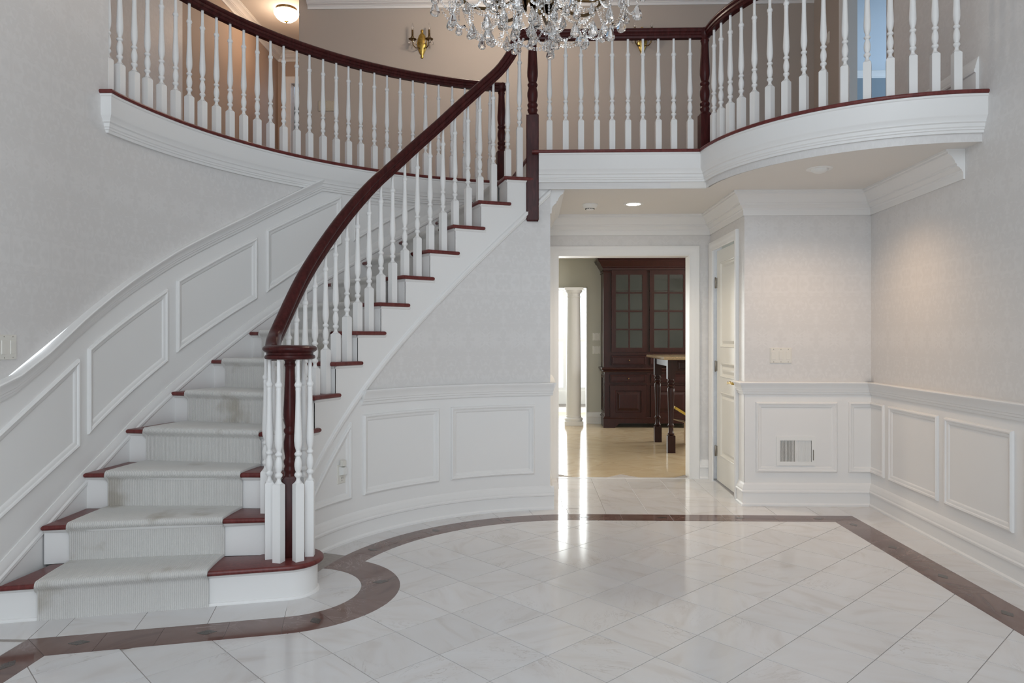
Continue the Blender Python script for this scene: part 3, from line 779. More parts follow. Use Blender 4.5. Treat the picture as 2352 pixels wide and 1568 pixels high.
# --- landing walls upstairs
wb = empty('wall_landing', None, None); wb['kind'] = 'structure'
XCOR, XLL, YE, XRR = -2.62, -3.40, 9.51, 3.13
G().box(XCOR, XRR + .12, YB, YB + .12, ZF, ZT).obj('plaster', M['hallpaint'], wb)
chB = chart_flat(0, YB, 1, 0, 0, -1)
run(chB, [XCOR + .10, XRR], lambda s: ZT - .115, [(a, b * .64) for a, b in CROWN_PROF]).obj('crown', PAINT, wb, 30)
run(chB, [XCOR, XRR], lambda s: ZF, BASE_PROF).obj('baseboard', PAINT, wb, 30)
wcr = empty('wall_corridor', None, None); wcr['kind'] = 'structure'
G().box(XCOR, XCOR + .12, YB + .12, YE + .1, ZF, ZT).obj('plaster', M['corrpaint'], wcr)
chLL = chart_flat(XLL, 0, 0, 1, 1, 0); chE = chart_flat(0, YE, 1, 0, 0, -1)
wall_grid(chLL, 3.85, 6.88, lambda s: ZF, lambda s: ZT, 2).obj('wallpaper', PAPER, wcr)
wall_grid(chLL, 6.88, YE, lambda s: ZF, lambda s: ZT, 2).obj('plaster', M['corrpaint'], wcr)
g = G()
for a, b, z0, z1 in ((XLL, -3.22, ZF, ZT), (-2.69, XCOR, ZF, ZT), (-3.22, -2.69, ZF + 2.035, ZT)):
    g.box(a, b, YE, YE + .12, z0, z1)
g.obj('plaster', M['corrpaint'], wcr)
casing(chart_flat(0, YE, 1, 0, 0, -1), -3.22, -2.69, 0, 'door_casing', wcr) if False else None
def casing_up(ch, s0, s1, zb, h, parent, name='door_casing'):
    f2 = lambda s, z, o=0.0: ch(s, z + zb, o)
    return casing(f2, s0, s1, h, name, parent)
casing_up(chE, -3.22, -2.69, ZF, 2.035, wcr)
run(chE, [XLL, XCOR], lambda s: ZT - .115, [(a, b * .64) for a, b in CROWN_PROF]).obj('crown', PAINT, wcr, 30)
run(chLL, [6.9, YE], lambda s: ZT - .115, [(a, b * .64) for a, b in CROWN_PROF]).obj('crown', PAINT, wcr, 30)
run(chLL, [3.9, YE], lambda s: ZF, [(a, b * 1.25) for a, b in BASE_PROF]).obj('baseboard', PAINT, wcr, 30)
# outer shell of the room beyond the corridor
wrm = empty('wall_far_room', None, None); wrm['kind'] = 'structure'
G().box(-4.2, -1.4, 12.0, 12.1, ZF, ZT).box(-4.3, -4.2, YE + .12, 12.1, ZF, ZT).box(-1.4, -1.3, YE + .12, 12.1, ZF, ZT).box(-4.3, -1.3, YE + .12, 12.1, ZT, ZT + .1).box(-4.3, -1.3, YE + .12, 12.1, ZF - .1, ZF).obj('plaster', M['bluepaint'], wrm)
# right side of the landing and the blue bedroom
wsr = empty('wall_landing_side', None, None); wsr['kind'] = 'structure'
xe = XR + .035 - .365 * sin(ang)
g = G().box(xe, XRR + .12, YJ - .365, YJ - .255, ZF, ZT)
for a, b, z0, z1 in ((YJ - .255, 6.30, ZF, ZT), (7.21, YB, ZF, ZT), (6.30, 7.21, ZF + 2.035, ZT)): g.box(XRR, XRR + .12, a, b, z0, z1)
g.obj('plaster', M['hallpaint'], wsr)
chS = chart_flat(XRR, 0, 0, 1, -1, 0)
casing_up(chS, 6.30, 7.21, ZF, 2.035, wsr)
wbd = empty('wall_bedroom', None, None); wbd['kind'] = 'structure'
G().box(XRR + .12, 6.2, 7.75, 7.85, ZF, ZT).box(6.1, 6.2, 4.9, 7.75, ZF, ZT).box(XRR, 6.2, 4.8, 4.9, ZF, ZT).box(XRR, 6.2, 4.8, 7.8, ZT, ZT + .1).box(XRR, 6.2, 4.8, 7.8, ZF - .1, ZF).obj('plaster', M['bluepaint'], wbd)
chBd = chart_flat(0, 7.75, 1, 0, 0, -1)
G().box(XRR + .12, 6.1, 7.73, 7.75, ZF, 4.08).obj('wainscot', simple('grey_blue_paint', (0.22, 0.27, 0.31), 0.5), wbd)
run(chBd, [XRR + .12, 6.1], lambda s: 4.12, RAIL_PROF).obj('chair_rail', PAINT, wbd, 30)
# wardrobe in the far room
t = empty('wardrobe', 'dark wardrobe seen through the corridor doorway upstairs', 'wardrobe')
G().box(-3.5, -2.4, 10.25, 10.8, ZF, 4.68).obj('body', M['dark'], t)
G().box(-3.48, -2.96, 10.23, 10.25, ZF + .08, 4.64).obj('door', M['cabin'], t); G().box(-2.94, -2.42, 10.23, 10.25, ZF + .08, 4.64).obj('door', M['cabin'], t)

# ================================================================== LANDING EDGE: fascia and nosing
def edge_sweep(pts, prof, name, mat, parent=None, closed=False):
    """pts: (x, y, nx, ny) with the outward normal, scaled so that mitres close"""
    g = G(); st = [((x, y, 0), (nx, ny, 0), (0, 0, 1)) for x, y, nx, ny in pts]
    return g.sweep(st, prof, closed=closed).obj(name, mat, parent, 35)
def off(prof, dz): return [(a, b + dz) for a, b in prof]
NOSE = [(-.10, .0), (.012, .0), (.020, .003), (.024, .009), (.0245, .0135), (.022, .020), (.015, .0245), (.008, .0255), (-.10, .0255)]
YE1 = 5.290                                      # balcony face
XN = 1.268
a_c = deg(atan2(YE1 - C2Y, XN - C2X)) % 360
# balcony: straight face, corner, convex curve to the right wall
n1 = Vector((0, -1)); n2 = Vector((cos(rad(a_c)), sin(rad(a_c)))); bis = (n1 + n2); bis = bis / (1 + n1.dot(n2))
XN = C2X + (R2 + .012) * cos(rad(182.1)); YN2 = YE1
bal = [(.008, YE1, 0, -1), (XN, YE1, bis.x, bis.y)] + [(C2X + (R2 + .012) * cos(rad(t)), C2Y + (R2 + .012) * sin(rad(t)), cos(rad(t)), sin(rad(t))) for t in frange(184.5, 270, 40)]
bal2 = [(.056, YE1, 0, -1)] + bal[1:]
trimB = empty('trim_1', None, None); trimB['kind'] = 'structure'
edge_sweep(bal2, off(FASCIA_PROF, 2.418), 'fascia', PAINT, trimB)
g = G(); P = [[Vector((x, y, ZC - .005)), Vector((x, y, 2.43))] for x, y, nx, ny in bal2]; U = [[(i * .08, ZC), (i * .08, 2.43)] for i in range(len(bal2))]
g.quadgrid(P, U).obj('wallpaper', PAPER, trimB)
edge_sweep([(x + nx * .045, y + ny * .045, nx, ny) for x, y, nx, ny in bal], off(NOSE, 2.6225), 'nosing', M['nosing'], trimB)
# gallery: concave edge along the outer stair wall
gal = [(*pol(RO, t), -cos(rad(t)), -sin(rad(t))) for t in frange(101.2, 173.2, 70)]
trimG = empty('trim_2', None, None); trimG['kind'] = 'structure'
ex, ey = pol(RO, 173.25)
gal2 = gal + [(ex - .001, ey - .01, -cos(rad(173.25)) * 1.0, -sin(rad(173.25)) - .9), (ex - .10, ey - .012, 0, -1)]
edge_sweep(gal2, off(FASCIA_PROF, 2.418), 'fascia', PAINT, trimG)
edge_sweep([(x + nx * .045, y + ny * .045, nx, ny) for x, y, nx, ny in gal2], off(NOSE, 2.6225), 'nosing', M['nosing'], trimG)

# ================================================================== STAIRCASE
def thR(k): return {1: 189.3, 2: 182.2, 3: 175.9, 4: 170.2}.get(k, 109.3 + 6.8 * (13 - k))
def thL(k): return {1: 190.9, 2: 185.2, 3: 178.0, 4: 170.8}.get(k, 109.3 + 6.8 * (13 - k) - .6)
def nose(k, R, d=0.0):
    """nose line of tread k at radius R, set back by d metres"""
    t = thR(k) + (thL(k) - thR(k)) * (R - RI) / 1.04
    return t - deg(d / R)
stair = empty('staircase', 'curved white staircase with mahogany treads rising to the landing', 'staircase')
R_IN, R_OUT = 1.672, 2.735
def base_line(x): return (x, 3.367 + (x + 1.465) * sdy / sdx)
nrm = (sin(rad(SD)), -cos(rad(SD)))
def t1_pt(R):  # nose line of the first tread, straight and tangent to the bullnose
    pass
TB = 0.026
for k in range(1, 14):
    z1 = zt(k); z0 = z1 - TB
    if k == 1:
        r = 0.165; a0 = SD - 90
        P0 = (BX + r * cos(rad(a0)), BY + r * sin(rad(a0)))
        Lx = XL + .035; Lp = (Lx, P0[1] + (Lx - P0[0]) * sdy / sdx)
        poly = [Lp] + arcp(BX, BY, r, a0, 118, 20) + [pol(R, nose(2, R, .02)) for R in (1.74, 2.2, 2.70)]
    else:
        fr = [pol(R, nose(k, R)) for R in frange(R_OUT, R_IN, 6)]
        tip = nose(k, RI) - 8.7
        inn = [pol(R_IN, t) for t in frange(nose(k, R_IN), tip, 6)[1:]]
        nb = (lambda R: nose(k + 1, R, .02)) if k < 13 else (lambda R: 101.6)
        if k == 13: tip = 99.6; inn = [pol(R_IN, t) for t in frange(nose(k, R_IN), tip, 6)[1:]]
        poly = fr + inn + [pol(RI + .004, tip), pol(RI + .004, nb(RI))] + [pol(R, nb(R)) for R in frange(RI + .04, R_OUT, 4)]
    rounded_prism(dedupe(poly), z0, z1, .0115, 'tread', M['nosing'], 3, stair)
    zl = zt(k - 1) - .004 if k > 1 else 0.0
    g = G()
    if k == 1:
        rb = 0.135; A = (BX + rb * cos(rad(SD - 90)), BY + rb * sin(rad(SD - 90)))
        pts = [(XL + .02, A[1] + (XL + .02 - A[0]) * sdy / sdx)] + arcp(BX, BY, rb, SD - 90, 118, 18) + [pol(RI + .01, 181.2)]
        g.quadgrid([[Vector((x, y, zl)), Vector((x, y, z0 + .002))] for x, y in pts]); stp = pts
        st = [((x, y, 0), ((x - BX) / rb, (y - BY) / rb, 0) if i else (nrm[0], nrm[1], 0), (0, 0, 1)) for i, (x, y) in enumerate(pts[:-1])]
        g.sweep(st, [(0, 0), (.010, 0), (.010, .006), (.006, .012), (0, .014)])
        g.sweep(st, [(0, z0 - .016), (.006, z0 - .012), (.012, z0), (0, z0)])
    else:
        rp = [pol(R, nose(k, R, .030)) for R in frange(RI, R_OUT, 6)]
        g.quadgrid([[Vector((x, y, zl)), Vector((x, y, z0 + .002))] for x, y in rp])
        a, b = Vector((*rp[0], 0)), Vector((*rp[-1], 0)); t = (b - a).normalized(); nn = Vector((t.y, -t.x, 0))
        if nn.dot(Vector((*pol(2.2, nose(k, 2.2, -.1)), 0)) - a) < 0: nn = -nn
        g.sweep([(a, nn, (0, 0, 1)), (b, nn, (0, 0, 1))], [(0, z0 - .016), (.006, z0 - .012), (.012, z0), (0, z0)])
    g.obj('riser', PAINT, stair, 35)
# last riser up to the landing
g = G(); pa, pb = pol(RI, 101.4), pol(RO, 101.4)
g.quadgrid([[Vector((*pa, zt(13) - .01)), Vector((*pa, 2.625))], [Vector((*pb, zt(13) - .01)), Vector((*pb, 2.625))]]).obj('riser', PAINT, stair)
rounded_prism([(pa[0] - .03, pa[1]), (pb[0] - .03, pb[1]), (pb[0] + .1, pb[1]), (pa[0] + .1, pa[1])], 2.6225, 2.648, .011, 'tread', M['nosing'], 3, stair)
# stringer: stepped face on the under-stair wall, with a moulding along its lower edge
g = G()
for k in range(2, 14):
    t0 = nose(k, RI, .030); t1 = nose(k + 1, RI, .030) if k < 13 else TH0
    ss = frange(t0, t1, 5)
    g.quadgrid([[chU(s, max(0.0, zlow(s)), .006), chU(s, zt(k) - TB + .002, .006)] for s in ss])
    z0 = zt(k) - TB; s2 = frange(t0 + .2, t1 - (1.2 if k < 13 else 0), 5)
    v = []; f = []; pr = [(.006, z0 - .016), (.012, z0 - .012), (.018, z0), (.006, z0)]
    for s in s2:
        for a, b in pr: v.append(chU(s, b, a))
    for i in range(5):
        for j in range(3): f.append((i * 4 + j, i * 4 + j + 1, i * 4 + 5 + j, i * 4 + 4 + j))
    f.append((0, 1, 2, 3)); f.append((20, 21, 22, 23)); g.add(v, f)
g.obj('stringer', PAINT, stair, 40)
run(chU, frange(TH0, 176, 60), lambda s: max(.0, zlow(s)), [(0, 0), (.010, 0), (.014, .006), (.014, .012), (.020, .018), (.020, .040), (.016, .048), (.012, .050), (.006, .058), (.006, .06)]).obj('stringer_moulding', PAINT, stair, 30)

# carpet runner
NR = 12
def runner():
    g = G(); rows = []; arc = []
    prof = []       # (function of R -> theta, z)
    Rs = frange(2.615, 1.905, NR); th = .013
    def edge(R, k):  # carpet edges widen a little on the lowest steps
        return R
    seq = []
    for k in range(1, 14):
        zb = 0.0 if k == 1 else zt(k - 1) + th
        z1 = zt(k)
        def fr(R, k=k):
            if k == 1:      # straight nose of the lowest tread: intersect the radius with the line
                x, y = BX + .165 * cos(rad(SD - 90)), BY + .165 * sin(rad(SD - 90)); lo, hi = 175., 200.
                for _ in range(40):
                    m = (lo + hi) / 2; px, py = pol(R, m); s = (px - x) * nrm[0] + (py - y) * nrm[1]
                    if s > 0: hi = m
                    else: lo = m
                return (lo + hi) / 2
            return nose(k, R)
        bk = (lambda R, k=k: nose(k + 1, R, .030 - th)) if k < 13 else (lambda R: 102.5)
        seq += [(fr, -(.030 - th), zb), (fr, -(.030 - th), z1 - .045), (fr, -(.026 - th), z1 - .032), (fr, .0 + .004, z1 - .020), (fr, th * .95, z1 - .008), (fr, th * .7, z1 + .006), (fr, .0, z1 + th)]
        for t in (.3, .6, .85): seq.append(((lambda R, t=t, fr=fr, bk=bk: fr(R) + (bk(R) - fr(R)) * t), 0, z1 + th))
        seq.append((bk, 0.004, z1 + th))
    P = []; U = []; s = 0; last = None
    for f, d, z in seq:
        row = []; ur = []
        for i, R in enumerate(Rs):
            x, y = pol(R, f(R) + deg(d / R)); row.append(Vector((x, y, z)))
        m = row[NR // 2]
        if last is not None: s += (m - last).length
        last = m
        for i, R in enumerate(Rs): ur.append((R, s))
        P.append(row); U.append(ur)
    g.quadgrid(P, U)
    # bound edges, dropping to the treads
    for side in (0, NR):
        o = 0.004 if side == 0 else -0.004
        E_ = []
        for r in P:
            p = r[side]; d = Vector((p.x - CX, p.y - CY, 0)).normalized(); E_.append([p, p + d * o + Vector((0, 0, -.004)), p + d * o + Vector((0, 0, -.014))])
        g.quadgrid(E_)
    return g
rn = runner().obj('stair_runner', M['carpet'], None, 50)
tag(rn, 'pale grey ribbed carpet runner, stained with wear, laid up the curved stairs', 'carpet')
rn.data.materials[0] = M['carpet']

# ================================================================== RAILINGS
def baluster_prof(L):
    k = [(0, .0195), (.008, .0150), (.016, .0115), (.030, .0092), (.042, .0094), (.050, .0125), (.058, .0166), (.070, .0172), (.080, .0150), (.086, .0105), (.092, .0104),
         (.105, .0140), (.135, .0168), (.160, .0168), (.190, .0138), (.208, .0100), (.216, .0098), (.222, .0140), (.232, .0170), (.242, .0160), (.250, .0108), (.258, .0095), (.268, .0110), (.300, .0162), (.340, .0180), (.390, .0172),
         (.470, .0150), (.560, .0130), (.660, .0116), (.735, .0112), (.755, .0124), (.768, .0112), (.776, .0140), (.790, .0170), (.806, .0142), (.814, .0100), (.835, .0088), (.90, .0084), (1.0, .0082)]
    return [(r, z * L) for z, r in k]
LT = 0.612
bal_cache = {}
def baluster_mesh(h):
    key = round(h, 3)
    if key not in bal_cache:
        g = G(); w = .0215; c = .004
        ring = lambda s, z: [(-s, -s, z), (s, -s, z), (s, s, z), (-s, s, z)]
        v = ring(w, 0) + ring(w, h - .008) + ring(w * .62, h + .003); f = [(3, 2, 1, 0)]
        for a in (0, 4):
            for i in range(4): f.append((a + i, a + (i + 1) % 4, a + 4 + (i + 1) % 4, a + 4 + i))
        f.append((8, 9, 10, 11)); g.add(v, f)
        g.lathe([(r * 1.10, z + h) for r, z in baluster_prof(LT)], 14)
        bal_cache[key] = g.mesh('baluster', PAINT, 40)
    return bal_cache[key]
def baluster(x, y, z, h, rz, parent):
    return obj('baluster', baluster_mesh(h), parent, loc=(x, y, z), rz=rz)
RP = [(-.018, -.034), (.018, -.034), (.020, -.030), (.020, -.020), (.026, -.016), (.027, -.004), (.024, .000), (.029, .004), (.031, .012), (.028, .022), (.018, .030), (.0, .034), (-.018, .030), (-.028, .022), (-.031, .012), (-.029, .004), (-.024, .0), (-.027, -.004), (-.026, -.016), (-.020, -.020), (-.020, -.030)]
def handrail(path, sides, parent, name='handrail', scale=1.18):
    g = G(); st = []; n = len(path)
    for i in range(n):
        t = (Vector(path[min(i + 1, n - 1)]) - Vector(path[max(i - 1, 0)])).normalized()
        s = Vector(sides[i]); s = (s - t * s.dot(t)).normalized(); u = s.cross(t)
        if u.z < -0.2 or (abs(u.z) <= .2 and u.dot(Vector((-t.x, -t.y, 0))) < 0 and abs(t.z) > .9): u = -u
        st.append((path[i], s, u))
    for i in range(1, n):   # keep frames from flipping
        if st[i][2].dot(st[i - 1][2]) < 0: st[i] = (st[i][0], st[i][1], -st[i][2])
    g.sweep(st, [(a * scale, b * scale) for a, b in RP], closed=True)
    return g.obj(name, M['mahog'], parent, 50)
def newel(x, y, zb, zblock, ztop, w, parent, label=None, rz=0.0):
    """turned post: square block up to zblock, turning up to ztop"""
    e = bpy.data.objects.new('newel_post', None); link(e, parent)
    if label: e['label'] = label
    h = w / 2; g = G(); c = .006
    M_ = Matrix.Translation((x, y, 0)) @ Matrix.Rotation(rz, 4, 'Z')
    sq = lambda s, z: [M_ @ Vector(p) for p in ((-s, -s + c, z), (-s + c, -s, z), (s - c, -s, z), (s, -s + c, z), (s, s - c, z), (s - c, s, z), (-s + c, s, z), (-s, s - c, z))]
    v = sq(h - .006, zb) + sq(h, zb + .012) + sq(h, zblock - .012) + sq(h * .72, zblock + .004); f = [list(range(8))[::-1]]
    for a in (0, 8, 16):
        for i in range(8): f.append((a + i, a + (i + 1) % 8, a + 8 + (i + 1) % 8, a + 8 + i))
    f.append(list(range(24, 32))); g.add(v, f); g.obj('block', M['mahog'], e, 35)
    L = ztop - zblock
    k = [(0, .80), (.02, .72), (.035, .74), (.05, .83), (.065, .84), (.075, .74), (.09, .70), (.10, .78), (.12, .86), (.135, .84), (.145, .72), (.155, .66), (.18, .72), (.24, .85), (.29, .84), (.34, .70), (.355, .64), (.365, .74), (.385, .84), (.40, .80), (.41, .66),
         (.425, .64), (.44, .70), (.50, .86), (.56, .87), (.66, .80), (.78, .72), (.88, .66), (.925, .65), (.935, .74), (.95, .76), (.96, .68), (.975, .70), (.985, .84), (1.0, .88)]
    G().lathe([(r * h, zblock + z * L) for z, r in k], 24, loc=(x, y, 0)).obj('turning', M['mahog'], e, 40)
    return e
# ---- stair railing
rail = empty('stair_railing', 'mahogany handrail on white balusters curving up the staircase', 'railing')
RZX = [174.1, 170.15, 164.25, 157.4, 151, 143.6, 137.6, 131.8, 126, 120.4, 114.8, 110.4]
RZY = [1.343, 1.472, 1.682, 1.904, 2.107, 2.33, 2.492, 2.655, 2.819, 2.987, 3.151, 3.282]
RS = 1.735
key = [(182.6, 1.196, 1.655), (180.3, 1.203, 1.678), (177.4, 1.243, 1.708)] + [(t, z - .056, RS) for t, z in zip(RZX, RZY)] + [(108.1, 3.315, RS), (106.6, 3.39, RS), (105.9, 3.45, RS), (105.2, 3.498, RS), (104.2, 3.522, 1.73), (102.2, 3.529, 1.69)]
kk = catmull(key, 5)
path = [Vector((*pol(r_, t), z)) for t, z, r_ in kk]; sides = [Vector((cos(rad(t)), sin(rad(t)), 0)) for t, z, r_ in kk]
key = [(t, z) for t, z, r_ in key]
handrail(path, sides, rail)
def rail_under(th): return interp(th, [186, 182.5, 178.3] [::-1] if False else RZX[::-1], [z - .088 for z in RZY[::-1]])
def rail_z(th):
    pts = sorted((t, z) for t, z in key if t > 108.5)
    return interp(th, [p[0] for p in pts], [p[1] for p in pts]) - .052
G().lathe([(r * 1.04, 1.199 + (z - 1.199) * 1.08) for r, z in [(0, 1.166), (.108, 1.166), (.116, 1.169), (.119, 1.176), (.116, 1.184), (.108, 1.188), (.110, 1.198), (.122, 1.204), (.128, 1.212), (.127, 1.220), (.118, 1.228), (.09, 1.231), (.03, 1.232), (0, 1.232)]], 40, loc=(BX, BY, 0)).obj('volute', M['mahog'], rail, 40)
newel(BX, BY, zt(1) - .002, .575, 1.168, .074, rail, rz=.26)
for a in (203, 256, 312, 8, 66):
    x, y = BX + .098 * cos(rad(a)), BY + .098 * sin(rad(a)); baluster(x, y, zt(1) - .001, 1.168 - LT - zt(1), rad(a), rail)
BALS = {2: (178.43, 175.36), 3: (172.48, 169.6), 4: (166.84, 163.9), 5: (160.72, 157.36), 6: (154.3, 150.93), 7: (147.82, 144.53), 8: (141.22, 137.97), 9: (134.64, 131.26), 10: (127.86, 124.46), 11: (121.32, 117.92), 12: (114.88, 111.42), 13: (107.75, 104.77)}
for k in range(2, 14):
    for th in BALS[k]:
        zr = rail_z(th) if th > 108.5 else interp(th, [104.6, 106.2, 107.8, 109], [3.48, 3.41, 3.30, 3.23]) - .045
        h = max(.12, zr + .018 - LT - zt(k))
        x, y = pol(RS, th); baluster(x, y, zt(k) - .001, h, rad(th), rail)
newel(.010, 5.318, 2.133, 2.93, 3.50, .092, rail, 'long mahogany newel hanging below the balcony edge')
G().lathe([(0, 3.495), (.036, 3.495), (.044, 3.505), (.046, 3.52), (.046, 3.548), (.042, 3.56), (.030, 3.568), (0, 3.57)], 24, loc=(.010, 5.318, 0)).obj('newel_cap', M['mahog'], rail, 40)
# ---- gallery railing (upper left)
gr = empty('gallery_railing', 'curved gallery railing upper left above the papered stair wall', 'railing')
ZR = 3.495; RG = RO + .02
ts = frange(174.2, 103.0, 60)
handrail([Vector((*pol(RG, t), ZR)) for t in ts], [Vector((cos(rad(t)), sin(rad(t)), 0)) for t in ts], gr)
GB = [173.24, 170.91, 168.5, 166.31, 163.95, 161.58, 159.27, 157.03, 154.62, 152.27, 149.91, 147.54, 145.22, 142.9, 140.56, 138.29, 135.85, 133.47, 131.25, 129.01, 126.52, 124.19, 121.77, 119.42, 117.07, 114.63, 112.1, 109.75, 107.4, 105.05]
for i, t in enumerate(GB):
    x, y = pol(RG, t); 
    if i == 0: x, y = pol(RG, 172.9)
    baluster(x, y, ZF, ZR - .040 + .01 - LT - ZF, rad(t), gr)
x, y = pol(RG, 102.9); newel(x, y, ZF, 2.93, 3.47, .085, gr, rz=rad(12.9))
G().lathe([(0, 3.46), (.034, 3.46), (.044, 3.472), (.046, 3.49), (.046, 3.512), (.040, 3.524), (.028, 3.531), (0, 3.533)], 24, loc=(x, y, 0)).obj('newel_cap', M['mahog'], gr, 40)
# ---- balcony railing (right)
br = empty('balcony_railing', 'balcony railing on the right, straight run and outward curve', 'railing')
ZR = 3.525; YR = YE1 + .035
xs = [1262, 1299, 1334, 1370, 1405, 1441, 1475, 1510, 1545, 1582]
for u in xs: baluster((u - 1220) / 1641 * YR * 1.001, YR, ZF, ZR - .040 + .012 - LT - ZF, 0, br)
handrail([Vector((.02, YR, ZR)), Vector((.6, YR, ZR)), Vector((1.285, YR, ZR))], [(0, 1, 0)] * 3, br)
NX, NY = 1.285, YR
newel(NX, NY, ZF, 2.93, 3.50, .085, br, rz=.1)
G().lathe([(0, 3.49), (.034, 3.49), (.044, 3.502), (.046, 3.52), (.046, 3.542), (.040, 3.554), (.028, 3.561), (0, 3.563)], 24, loc=(NX, NY, 0)).obj('newel_cap', M['mahog'], br, 40)
RC = R2 - .01
tc = frange(183.0, 269.5, 50)
handrail([Vector((C2X + RC * cos(rad(t)), C2Y + RC * sin(rad(t)), ZR)) for t in tc], [Vector((cos(rad(t)), sin(rad(t)), 0)) for t in tc], br)
for t in [187.25, 192.6, 198.2, 203.7, 209.3, 215.0, 220.4, 225.7, 231.1, 236.7, 242.2, 247.7, 253.0, 258.25, 263.4]:
    baluster(C2X + RC * cos(rad(t)), C2Y + RC * sin(rad(t)), ZF, ZR - .040 + .012 - LT - ZF, rad(t), br)

# ================================================================== KITCHEN
fk = G().box(-4.0, 4.2, YD + .02, 15.0, -0.12, -0.0022).obj('floor_kitchen', M['grout'], kind='structure')
h = 0.215; fullk = tile_mesh([(h / q - .002, 0), (0, h / q - .002), (-h / q + .002, 0), (0, -h / q + .002)], 'tile', M['beige'])
kreg = [(0.1, YD + .03), (2.6, YD + .03), (2.6, 13.9), (-0.4, 13.9)]
for i in range(-20, 40):
    for j in range(-20, 20):
        x = 0.84 + (i + j) * h * q * 2; y = 7.0 + (i - j) * h * q * 2
        if 0.0 < x < 2.6 and YD < y < 12.3:
            p = clip_convex([(x + h / q - .002, y), (x, y + h / q - .002), (x - h / q + .002, y), (x, y - h / q + .002)], [(-.2, YD + .025), (3, YD + .025), (3, 12.3), (-.2, 12.3)])
            if abs(poly_area(dedupe(p)) - poly_area([(h / q - .002, 0), (0, h / q - .002), (-h / q + .002, 0), (0, -h / q + .002)])) < 1e-5: obj('tile', fullk, fk, loc=(x, y, 0))
            else: put_tile(p, M['beige'], parent=fk)
G().box(DX0, DX1, YD - .01, YD + .03, -.006, .003).obj('threshold', M['marble'], floor)
YK = 10.62
wk = empty('wall_kitchen', None, None); wk['kind'] = 'structure'
XO = 0.83
g = G().box(XO, 3.95, YK, YK + .14, 0, 2.44).box(-1.2, XO, YK, YK + .14, 2.02, 2.44).box(-1.4, -1.2, YK, YK + .14, 0, 2.44)
g.box(-1.45, -1.35, YD + .15, YK, 0, 2.44).box(-1.35, DX0 - .02, YD + .15, YD + .2, 0, 2.44).box(DX1 + .02, 3.95, YD + .15, YD + .2, 0, 2.44)
# window side: opening 7.5..9.7
g.box(3.9, 4.0, YD + .15, 7.4, 0, 2.44).box(3.9, 4.0, 9.8, YK, 0, 2.44).box(3.9, 4.0, 7.4, 9.8, 0, .8).box(3.9, 4.0, 7.4, 9.8, 2.3, 2.44)
g.obj('plaster', M['kitpaint'], wk)
chK = chart_flat(0, YK, 1, 0, 0, -1)
run(chK, [XO, 1.05], lambda s: 0, BASE_PROF).obj('baseboard', PAINT, wk, 30)
g = G().box(XO - .012, XO, YK - .01, YK + .15, 0, 2.02).box(-1.2, XO, YK - .01, YK + .15, 2.008, 2.02); g.obj('opening_trim', PAINT, wk)
G().box(-1.45, 4.0, YD, YK + .1, 2.44, 2.52).obj('ceiling_kitchen', M['ceil'], kind='structure')
# kitchen window (seen only as a reflection)
wn = empty('window_1', None, None); wn['kind'] = 'structure'
g = G()
for y in (7.4, 8.18, 8.96, 9.74): g.box(3.90, 3.97, y, y + .06, .8, 2.3)
for z in (.8, 1.52, 2.24): g.box(3.903, 3.967, 7.4, 9.8, z, z + .06)
g.obj('frame', PAINT, wn); G().box(3.935, 3.94, 7.4, 9.8, .8, 2.3).obj('pane', M['pane'], wn)
# breakfast room beyond the column: white walls, window wall
wv = empty('wall_breakfast_room', None, None); wv['kind'] = 'structure'
G().box(-3.2, -3.1, YK + .14, 13.9, 0, 2.44).box(1.9, 2.0, YK + .14, 13.9, 0, 2.44).box(-3.2, 2.0, YK, 13.9, 2.44, 2.5).box(-3.2, -1.6, 13.8, 13.9, 0, 2.44).box(1.45, 2.0, 13.8, 13.9, 0, 2.44).box(-3.2, 2, 13.8, 13.9, 2.25, 2.44).box(-3.2, 2, 13.8, 13.9, 0, .25).obj('plaster', PAINT, wv)
wn = empty('window_2', None, None); wn['kind'] = 'structure'
g = G()
for x in (-1.6, -.86, -.12, .62, 1.36): g.box(x, x + .07, 13.82, 13.88, .25, 2.25)
for z in (.25, 1.2, 2.19): g.box(-1.6, 1.43, 13.823, 13.877, z, z + .06)
g.obj('frame', PAINT, wn); G().box(-1.6, 1.43, 13.845, 13.85, .25, 2.25).obj('pane', M['pane'], wn)
# column
cl = empty('column', 'round white column on a square plinth in the kitchen opening', 'column')
cx_, cy_ = .622, 10.50
G().box(cx_ - .135, cx_ + .135, cy_ - .135, cy_ + .135, 0, .06).obj('plinth', PAINT, cl)
G().lathe([(.125, .06), (.135, .075), (.135, .095), (.122, .11), (.112, .115), (.115, .13), (.108, .14), (.108, .15)], 28, loc=(cx_, cy_, 0)).obj('base', PAINT, cl, 40)
G().lathe([(.108, .15), (.108, .7), (.104, 1.2), (.094, 1.88)], 28, loc=(cx_, cy_, 0)).obj('shaft', PAINT, cl, 40)
g = G().lathe([(.094, 1.86), (.102, 1.865), (.102, 1.875), (.095, 1.88), (.095, 1.915), (.108, 1.92), (.125, 1.95), (.13, 1.965)], 28, loc=(cx_, cy_, 0)); g.box(cx_ - .135, cx_ + .135, cy_ - .135, cy_ + .135, 1.965, 2.005)
g.obj('capital', PAINT, cl, 40)
# ---- glazed hutch
HY = 10.20
hx = lambda u: (u - 1220) / 1641 * HY
hz = lambda v: 1.27 + (776 - v) / 1641 * (HY + .03)
ht = empty('hutch', 'tall dark cherry hutch with glazed doors against the kitchen wall', 'cabinet', (0, 0, 0))
HW = M['hutch']; x0, x1 = hx(1386), hx(1592); ym = (x0 + x1) / 2
HBK = YK - .01
